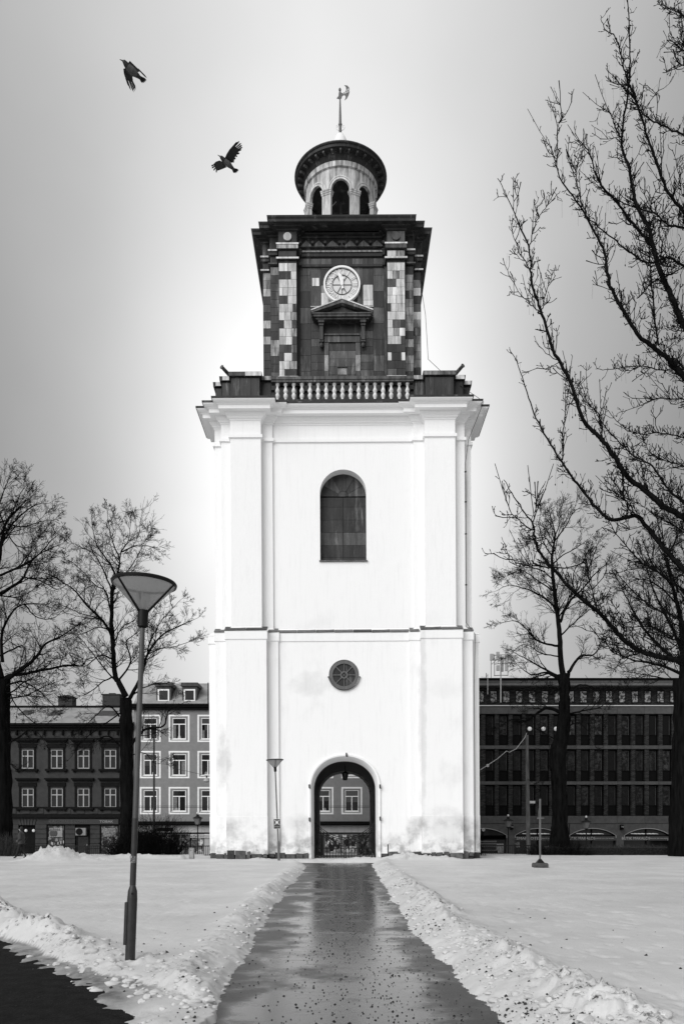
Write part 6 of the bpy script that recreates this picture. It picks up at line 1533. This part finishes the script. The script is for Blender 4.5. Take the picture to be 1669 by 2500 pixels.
NL = [(A6((1470, 1200), (1379, 1140), (1260, 1080), (1150, 990), (1000, 870), (900, 720), (830, 620), (700, 480), (610, 215), (495, 0))[:]+A5((400, 2000), (345, 1850), (325, 1740), (315, 1590), (240, 1400), (213, 1330), (113, 1130)), .062, .0045, (0, -1.5)),
 (A5((315, 1590), (340, 1480), (375, 1385), (440, 1300), (515, 1215)), .009, .004, (-1.2, -1.3)), (A5((375, 1385), (360, 1330), (350, 1270)), .006, .004, (-1.2, -1.2)), (A5((325, 1740), (290, 1660), (250, 1600), (215, 1500), (200, 1425)), .009, .004, (-1.1, -.8)),
 (A5((400, 1975), (430, 1840), (485, 1695)), .008, .004, (-1, -1)), (A5((213, 1330), (214, 1170)), .006, .004, (-1.4, -1.5)), (A5((400, 2000), (340, 1950), (285, 1900), (215, 1870)), .009, .004, (-1, -.5)),
 (A6((1500, 1680), (1379, 1500), (1260, 1370), (1130, 1210), (1050, 1130), (910, 1160), (830, 1120), (740, 1020), (640, 890), (520, 710), (400, 510), (320, 300), (260, 110), (200, 0)), .058, .0045, (0, .8)),
 (A6((1500, 2150), (1379, 2110), (1300, 2100), (1100, 2050), (1000, 1990), (900, 1890), (800, 1780), (630, 1640), (490, 1480), (400, 1370), (370, 1260), (355, 1180), (250, 1030), (165, 890)), .066, .0045, (0, -2.2)),
 (A6((355, 1230), (280, 1170), (210, 1100), (170, 990)), .011, .004, (-2, -1.8)), (A6((355, 1180), (380, 1110), (380, 1030), (430, 955)), .010, .004, (-2, -2.2)), (A6((490, 1480), (400, 1470), (280, 1460), (200, 1400), (155, 1355)), .012, .004, (-1.8, -2.4)),
 (A5((1420, 2260), (1300, 2060), (1220, 1880), (1150, 1730), (1100, 1560), (1075, 1450), (1000, 1300), (950, 1070), (905, 890), (950, 560), (955, 300), (940, -60)), .070, .008, (0, 1.5)),
 (A5((1400, 1440), (1300, 1350), (1200, 1220), (1130, 1050), (1060, 840), (1000, 650), (940, 500), (905, 370), (870, 245), (800, 180), (770, 95)), .035, .004, (.3, -.8)),
 (A5((905, 890), (860, 800), (845, 740), (800, 700), (760, 700)), .014, .004, (1., .6)), (A5((1090, 1560), (960, 1400), (860, 1270), (780, 1180), (740, 1100), (700, 975), (640, 900), (610, 845)), .024, .004, (.5, -.6)),
 (A5((1420, 1500), (1300, 1450), (1200, 1430), (1120, 1360), (1000, 1325), (865, 1265), (780, 1210), (700, 1150)), .028, .004, (.4, 1.4)),
 (A6((1480, 300), (1379, 190), (1280, 90), (1140, 0))[:3]+A5((1250, 2320), (1100, 2210), (1000, 2120), (900, 1950), (825, 1800), (800, 1620), (760, 1530), (680, 1380), (610, 1270), (500, 1090), (495, 810), (440, 615)), .058, .004, (0, -.6)),
 (A5((495, 810), (530, 725)), .006, .004, (-.5, -.5)), (A5((500, 1090), (470, 990), (440, 885)), .007, .004, (-.5, -.7)), (A5((680, 1380), (630, 1220), (610, 1100), (560, 970)), .010, .004, (-.4, 0)), (A5((610, 1100), (640, 960)), .007, .004, (-.2, 0)),
 (A5((1400, 1720), (1300, 1690), (1210, 1640), (1140, 1660), (1060, 1670), (950, 1600), (850, 1520), (680, 1380)), .026, .008, (.2, -.4)),
 (A5((1420, 920), (1300, 860), (1150, 790), (1040, 720), (980, 620), (880, 520), (800, 430)), .024, .004, (0, .8)), (A5((1420, 160), (1300, 95), (1190, 40), (1130, 10)), .016, .004, (.2, .6)), (A5((1400, 420), (1300, 320), (1240, 270), (1190, 250)), .014, .004, (.2, 0)),
 (A5((1400, 430), (1290, 410), (1230, 430), (1185, 460)), .010, .004, (.2, .3)), (A5((1400, 380), (1300, 270), (1265, 150)), .012, .004, (.2, .5)),
 (A6((1420, 1080), (1379, 1040), (1300, 980), (1250, 920), (1160, 790), (1060, 740), (960, 650), (820, 490), (735, 320), (720, 100)), .030, .004, (0, 1.2)), (A6((830, 600), (815, 500), (800, 440), (690, 330), (640, 180)), .012, .004, (.5, .2)),
 (A6((1500, 1760), (1379, 1640), (1200, 1510), (1100, 1450), (960, 1300), (860, 1150)), .030, .004, (0, -1.)), (A6((800, 1780), (740, 1560), (710, 1400)), .012, .004, (-1.4, -1)), (A6((1450, 1520), (1379, 1500), (1240, 1480), (1100, 1480), (900, 1520)), .018, .004, (0, 1.4)),
 (A6((1450, 610), (1379, 600), (1200, 570), (1090, 580), (960, 520), (870, 420)), .016, .004, (.3, -.8)), (A6((1450, 380), (1379, 350), (1200, 340), (1100, 380), (930, 440)), .016, .004, (.2, 1.)), (A6((1450, 160), (1379, 140), (1250, 150), (1060, 120), (900, 140), (780, 140)), .018, .004, (.3, -.5)),
 (A5((1400, 2130), (1300, 2110), (1200, 2100), (1120, 2080)), .014, .004, (0, .5)), (A5((1140, 2200), (1110, 1950), (1085, 1700), (1080, 1500), (1090, 1300), (1150, 1180)), .016, .004, (-.4, -1.)), (A5((1400, 1240), (1300, 1250), (1255, 1060)), .010, .004, (0, .2)),
 (A5((1000, 1900), (1100, 1800), (1200, 1750), (1290, 1600)), .010, .004, (.4, 0)), (A6((560, 750), (565, 550), (575, 430), (605, 250), (620, 40)), .012, .004, (-.2, -.5)), (A6((1379, 800), (1250, 760), (1150, 700), (1080, 560)), .016, .004, (.3, 1.)),
 (A6((1420, 1900), (1300, 1800), (1150, 1750), (1050, 1640), (930, 1600)), .020, .004, (0, 1.)), (A6((1420, 1960), (1290, 1960), (1130, 1860), (980, 1820), (880, 1700)), .020, .004, (0, -1.2)), (A6((1379, 1250), (1280, 1180), (1180, 1120), (1060, 1040)), .014, .004, (0, .5)),
 (A6((1420, 2000), (1300, 2100), (1150, 2200), (1000, 2240)), .016, .004, (0, .8)), (A6((1100, 2050), (960, 2080), (860, 2000), (820, 1860)), .012, .004, (-.6, -1.4)), (A6((980, 1150), (1000, 1050), (900, 960), (860, 870)), .012, .004, (.3, 0)),
 (A6((1050, 1130), (1000, 1000), (960, 900), (1000, 780)), .010, .004, (.1, -.6))]
for pts, r0, r1, dy in NL: nlimb(pts, r0, r1, dy, dens=1.9)
trunk(tn, [(7.5, 13.15, -.3), (7.45, 13.1, .8), (7.35, 13.05, 3.), (7.3, 13., 6.), (7.1, 13., 9.), (6.95, 13, 13), (6.9, 13, 16.)], [.55, .40, .34, .28, .20, .12, .03])
T = thing('near_maple_tree', 'near bare tree with long curved knobbly branches reaching in from the right edge', 'tree', (7.4, 13.2, 0))
reparent_world(tn, T, BARK2)

# ------------------------------------------------------------------ crows
FEA = M('crow_black', .012, .55, var=.3, scale=30); GRY = M('crow_grey', .07, .8, var=.3, scale=40)
def crow(label, origin, Y, sc, body_pts, wings, tail, beak):
    """pixel sketches turned into a real bird at distance Y: body tube, wings with separate feathers and depth"""
    O = P(origin[0], origin[1], Y); vd = (O-Vector((0, 0, CZ))).normalized(); rx = Vector((1, 0, 0)); uy = rx.cross(vd); m = Y/F/abs(vd.y)
    k = O.length and (O-Vector((0, 0, CZ))).length/F/math.sqrt(1+((origin[0]-CX)**2+(HY-origin[1])**2)/F**2)
    def W(px, py, d=0.):
        q = P(px, py, Y); t = (O-Vector((0, 0, CZ))).dot(vd)/((q-Vector((0, 0, CZ))).normalized().dot(vd)); return Vector((0, 0, CZ))+(q-Vector((0, 0, CZ))).normalized()*(t+d)-O
    b = MB(); pts = [W(x, y) for x, y, r_ in body_pts]; rs = [r_*Y/F*sc for x, y, r_ in body_pts]; rs = [r_*(1.22 if 1 <= i_ <= 3 else 1.0) for i_, r_ in enumerate(rs)]
    b.tube(pts, rs, 12, m=0)
    n0 = len(b.f)
    # grey waistcoat: middle rings
    kk = len(pts)-1
    for i in range(kk):
        for j in range(12):
            if 3 <= i <= kk-3: b.m[i*12+j] = 1
    for wg in wings:
        (lead, trail, d) = wg; n = len(lead)
        L_ = [W(x, y, d*i/(n-1)) for i, (x, y) in enumerate(lead)]; R_ = [W(x, y, d*i/(n-1)) for i, (x, y) in enumerate(trail)]
        th = vd*.008
        for i in range(n-1):
            b.add([L_[i], L_[i+1], R_[i+1], R_[i], L_[i]+th, L_[i+1]+th, R_[i+1]+th, R_[i]+th], [(0, 1, 2, 3), (7, 6, 5, 4), (0, 4, 5, 1), (2, 6, 7, 3), (1, 5, 6, 2), (0, 3, 7, 4)])
    for fe in tail:      # feathers: root, tip, width
        (x0, y0), (x1, y1), w_, d = fe; a, c = W(x0, y0, d*.7), W(x1, y1, d); s_ = (c-a).cross(vd).normalized()*(w_*Y/F*sc); th = vd*.005; mdl = a.lerp(c, .75)
        b.add([a-s_*.8, a+s_*.8, mdl+s_, c, mdl-s_, a-s_*.8+th, a+s_*.8+th, mdl+s_+th, c+th, mdl-s_+th], [(0, 1, 2, 3, 4), (9, 8, 7, 6, 5), (1, 6, 7, 2), (2, 7, 8, 3), (3, 8, 9, 4), (4, 9, 5, 0)])
    (x0, y0), (x1, y1), w_ = beak; b.tube([W(x0, y0), W((x0+x1)/2, (y0+y1)/2), W(x1, y1)], [w_*Y/F*sc*.5, w_*.34*Y/F*sc, .003], 6)
    T = tag(b.build('flying_crow', [FEA, GRY], None, smooth=False), label, 'bird', 'hooded crows in flight'); T.location = O
    return T
q7 = lambda u, v: (250+u/3.92, 100+v/3.92)
def B7(*l): return [(*q7(u, v), r_/3.92) for u, v, r_ in l]
def F7(root, tips, w_, d): return [(q7(*r_), q7(*t_), w_/3.92, d) for r_, t_ in zip(root, tips)]
crow('hooded crow at upper left with wings swept down and back', q7(280, 270), 10.5, 1., B7((188, 182, 4), (205, 192, 14), (222, 215, 20), (240, 240, 24), (262, 262, 33), (285, 285, 36), (305, 302, 32), (330, 322, 24), (350, 340, 17), (368, 355, 14)),
     [([q7(225, 255), q7(200, 262), (q7(205, 310)), q7(225, 370)], [q7(290, 330), q7(288, 345), q7(292, 370), q7(290, 390)], .10), ([q7(240, 215), q7(262, 185), q7(300, 222), q7(345, 270)], [q7(300, 270), q7(325, 300), q7(352, 290), q7(368, 288)], .06)],
     F7([(345, 330)]*5, [(385, 402), (400, 400), (412, 392), (420, 382), (424, 372)], 8, 0)+F7([(222, 350), (235, 360), (250, 365), (262, 370), (275, 372), (285, 375)], [(252, 432), (272, 472), (300, 490), (312, 480), (320, 465), (318, 445)], 6, .14)+F7([(340, 262), (350, 275)], [(428, 354), (408, 332)], 6, .09), (q7(196, 187), q7(165, 172), 3.2))
crow('hooded crow nearer the tower with both wings spread wide', q7(1195, 1165), 14.2, 1., B7((1122, 1098, 4), (1135, 1108, 12), (1150, 1125, 16), (1168, 1142, 18), (1185, 1158, 25), (1205, 1175, 27), (1220, 1190, 23), (1235, 1205, 17), (1250, 1220, 13), (1262, 1232, 11)),
     [([q7(1172, 1115), q7(1190, 1075), q7(1215, 1035), q7(1255, 990)], [q7(1235, 1165), q7(1255, 1150), q7(1272, 1105), q7(1310, 1045)], -.12), ([q7(1148, 1152), q7(1120, 1140), q7(1085, 1152), q7(1062, 1175)], [q7(1190, 1205), q7(1150, 1222), q7(1115, 1235), q7(1092, 1240)], .12)],
     F7([(1240, 1215)]*5, [(1262, 1264), (1278, 1264), (1292, 1256), (1302, 1244), (1306, 1234)], 7, 0)+F7([(1250, 1005), (1262, 1010), (1275, 1018), (1285, 1028), (1292, 1040), (1300, 1050)], [(1290, 962), (1312, 952), (1330, 972), (1338, 992), (1342, 1012), (1330, 1035)], 6, -.16)
     +F7([(1255, 1135), (1262, 1115), (1275, 1095), (1285, 1078)], [(1250, 1165), (1274, 1130), (1290, 1105), (1312, 1070)], 7, -.08)+F7([(1070, 1180), (1075, 1195), (1082, 1210), (1090, 1220)], [(1040, 1195), (1045, 1215), (1062, 1238), (1090, 1260)], 6, .15), (q7(1130, 1105), q7(1102, 1087), 2.8))

# ------------------------------------------------------------------ people
CLO = M('jacket_dark', .035, .9, var=.2, scale=12); CLB = M('trousers_black', .008, .9); SKIN = M('skin', .22, .6); HAIR = M('hair_dark', .012, .7)
def person(label, loc, rz, h, walk=True, dark=False):
    T = thing('person', label, 'person', loc, (0, 0, rz)); s = h/1.7
    # faces -x; joints as one skinned figure
    J = {'pel': (0, 0, .93, .13), 'bel': (0, 0, 1.05, .125), 'che': (-.01, 0, 1.28, .145), 'nek': (-.02, 0, 1.46, .06), 'hd0': (-.04, 0, 1.55, .085), 'hd1': (-.04, 0, 1.64, .09),
         'shL': (0, -.17, 1.38, .07), 'elL': (.05, -.22, 1.12, .05), 'wrL': (-.12, -.20, .98, .035), 'haL': (-.18, -.19, .95, .035), 'shR': (0, .17, 1.38, .07), 'elR': (.06, .22, 1.12, .05), 'wrR': (-.10, .20, .97, .035), 'haR': (-.16, .19, .94, .035)}
    if walk: J.update({'hpL': (0, -.09, .88, .10), 'knL': (-.12, -.09, .50, .07), 'anL': (-.26, -.09, .09, .045), 'toL': (-.40, -.09, .03, .035), 'hpR': (0, .09, .88, .10), 'knR': (.08, .09, .48, .07), 'anR': (.20, .09, .10, .045), 'toR': (.08, .09, .03, .035)})
    else: J.update({'hpL': (0, -.10, .88, .10), 'knL': (0, -.10, .48, .07), 'anL': (0, -.10, .08, .045), 'toL': (-.13, -.10, .03, .035), 'hpR': (0, .10, .88, .10), 'knR': (.02, .10, .48, .07), 'anR': (.02, .10, .08, .045), 'toR': (-.11, .10, .03, .035)})
    E = [('pel', 'bel'), ('bel', 'che'), ('che', 'nek'), ('nek', 'hd0'), ('hd0', 'hd1')]
    for S_ in 'LR': E += [('che', 'sh'+S_), ('sh'+S_, 'el'+S_), ('el'+S_, 'wr'+S_), ('wr'+S_, 'ha'+S_), ('pel', 'hp'+S_), ('hp'+S_, 'kn'+S_), ('kn'+S_, 'an'+S_), ('an'+S_, 'to'+S_)]
    ks = list(J); me = bpy.data.meshes.new('body'); me.from_pydata([tuple(c*s for c in J[k][:3]) for k in ks], [(ks.index(a), ks.index(c)) for a, c in E], [])
    for m_ in (CLB, SKIN, CLO): me.materials.append(m_)
    o = link('body', me, T); md = o.modifiers.new('skin', 'SKIN'); md.use_smooth_shade = True
    for i, k in enumerate(ks): me.skin_vertices[0].data[i].radius = (J[k][3]*s, J[k][3]*s)
    me.skin_vertices[0].data[0].use_root = True
    o.modifiers.new('sub', 'SUBSURF').levels = 2; o.modifiers['sub'].render_levels = 2
    dg = bpy.context.evaluated_depsgraph_get(); m2 = bpy.data.meshes.new_from_object(o.evaluated_get(dg)); o.modifiers.clear(); o.data = m2
    if not m2.materials: [m2.materials.append(m_) for m_ in (CLB, SKIN, CLO)]
    for p in m2.polygons:
        c = p.center/s
        p.material_index = 1 if (c.z > 1.49 or (c.x < -.135 and .88 < c.z < 1.02 and abs(c.y) > .13)) else (2 if c.z > .86 and not dark else 0)
    q = MB()      # jacket over hips and chest
    prof_ = [(.80, .17, .20), (.95, .17, .20), (1.1, .155, .20), (1.25, .17, .215), (1.38, .15, .20), (1.46, .09, .10), (1.50, .075, .085)]
    q.loft([[( (a*math.cos(t)+.0)*s, (b_*math.sin(t))*s, z*s) for t in np.linspace(0, 2*math.pi, 21)[:-1]] for z, a, b_ in prof_], closed=True)
    for S_ in (-1, 1):
        A_ = 'L' if S_ < 0 else 'R'; q.tube([Vector(J[k+A_][:3])*s for k in ('sh', 'el', 'wr')], [.085*s, .068*s, .052*s], 10)
    q.build('jacket', CLB if dark else CLO, T, smooth=True)
    q = MB(); q.lathe([(0, 1.76), (.06, 1.75), (.10, 1.70), (.112, 1.63), (.105, 1.56), (.08, 1.52)], 14, (0, 0), closed=False)
    q.v = [((x*1.0-.02+(.012 if x > -.03 else .045))*s, y*.92*s, z*s) for x, y, z in q.v]; q.build('hair', HAIR, T, smooth=True)
    q = MB(); q.tube([(-.135*s, 0, 1.62*s), (-.16*s, 0, 1.595*s), (-.135*s, 0, 1.58*s)], [.01*s, .018*s, .01*s], 6); q.build('nose', SKIN, T)
    return T
wp = thing; px_, pY = PX(52, 41.5), 41.5
person('person in a dark grey jacket and black trousers walking left past the leftmost tree', (px_, pY, hz(px_, pY)-.02), 0, 1.62)
person('dark clothed person standing at the tobacco shop door behind the railing', (PX(213, 66), 66, STZ+.0), math.radians(90), 1.42, walk=False, dark=True)
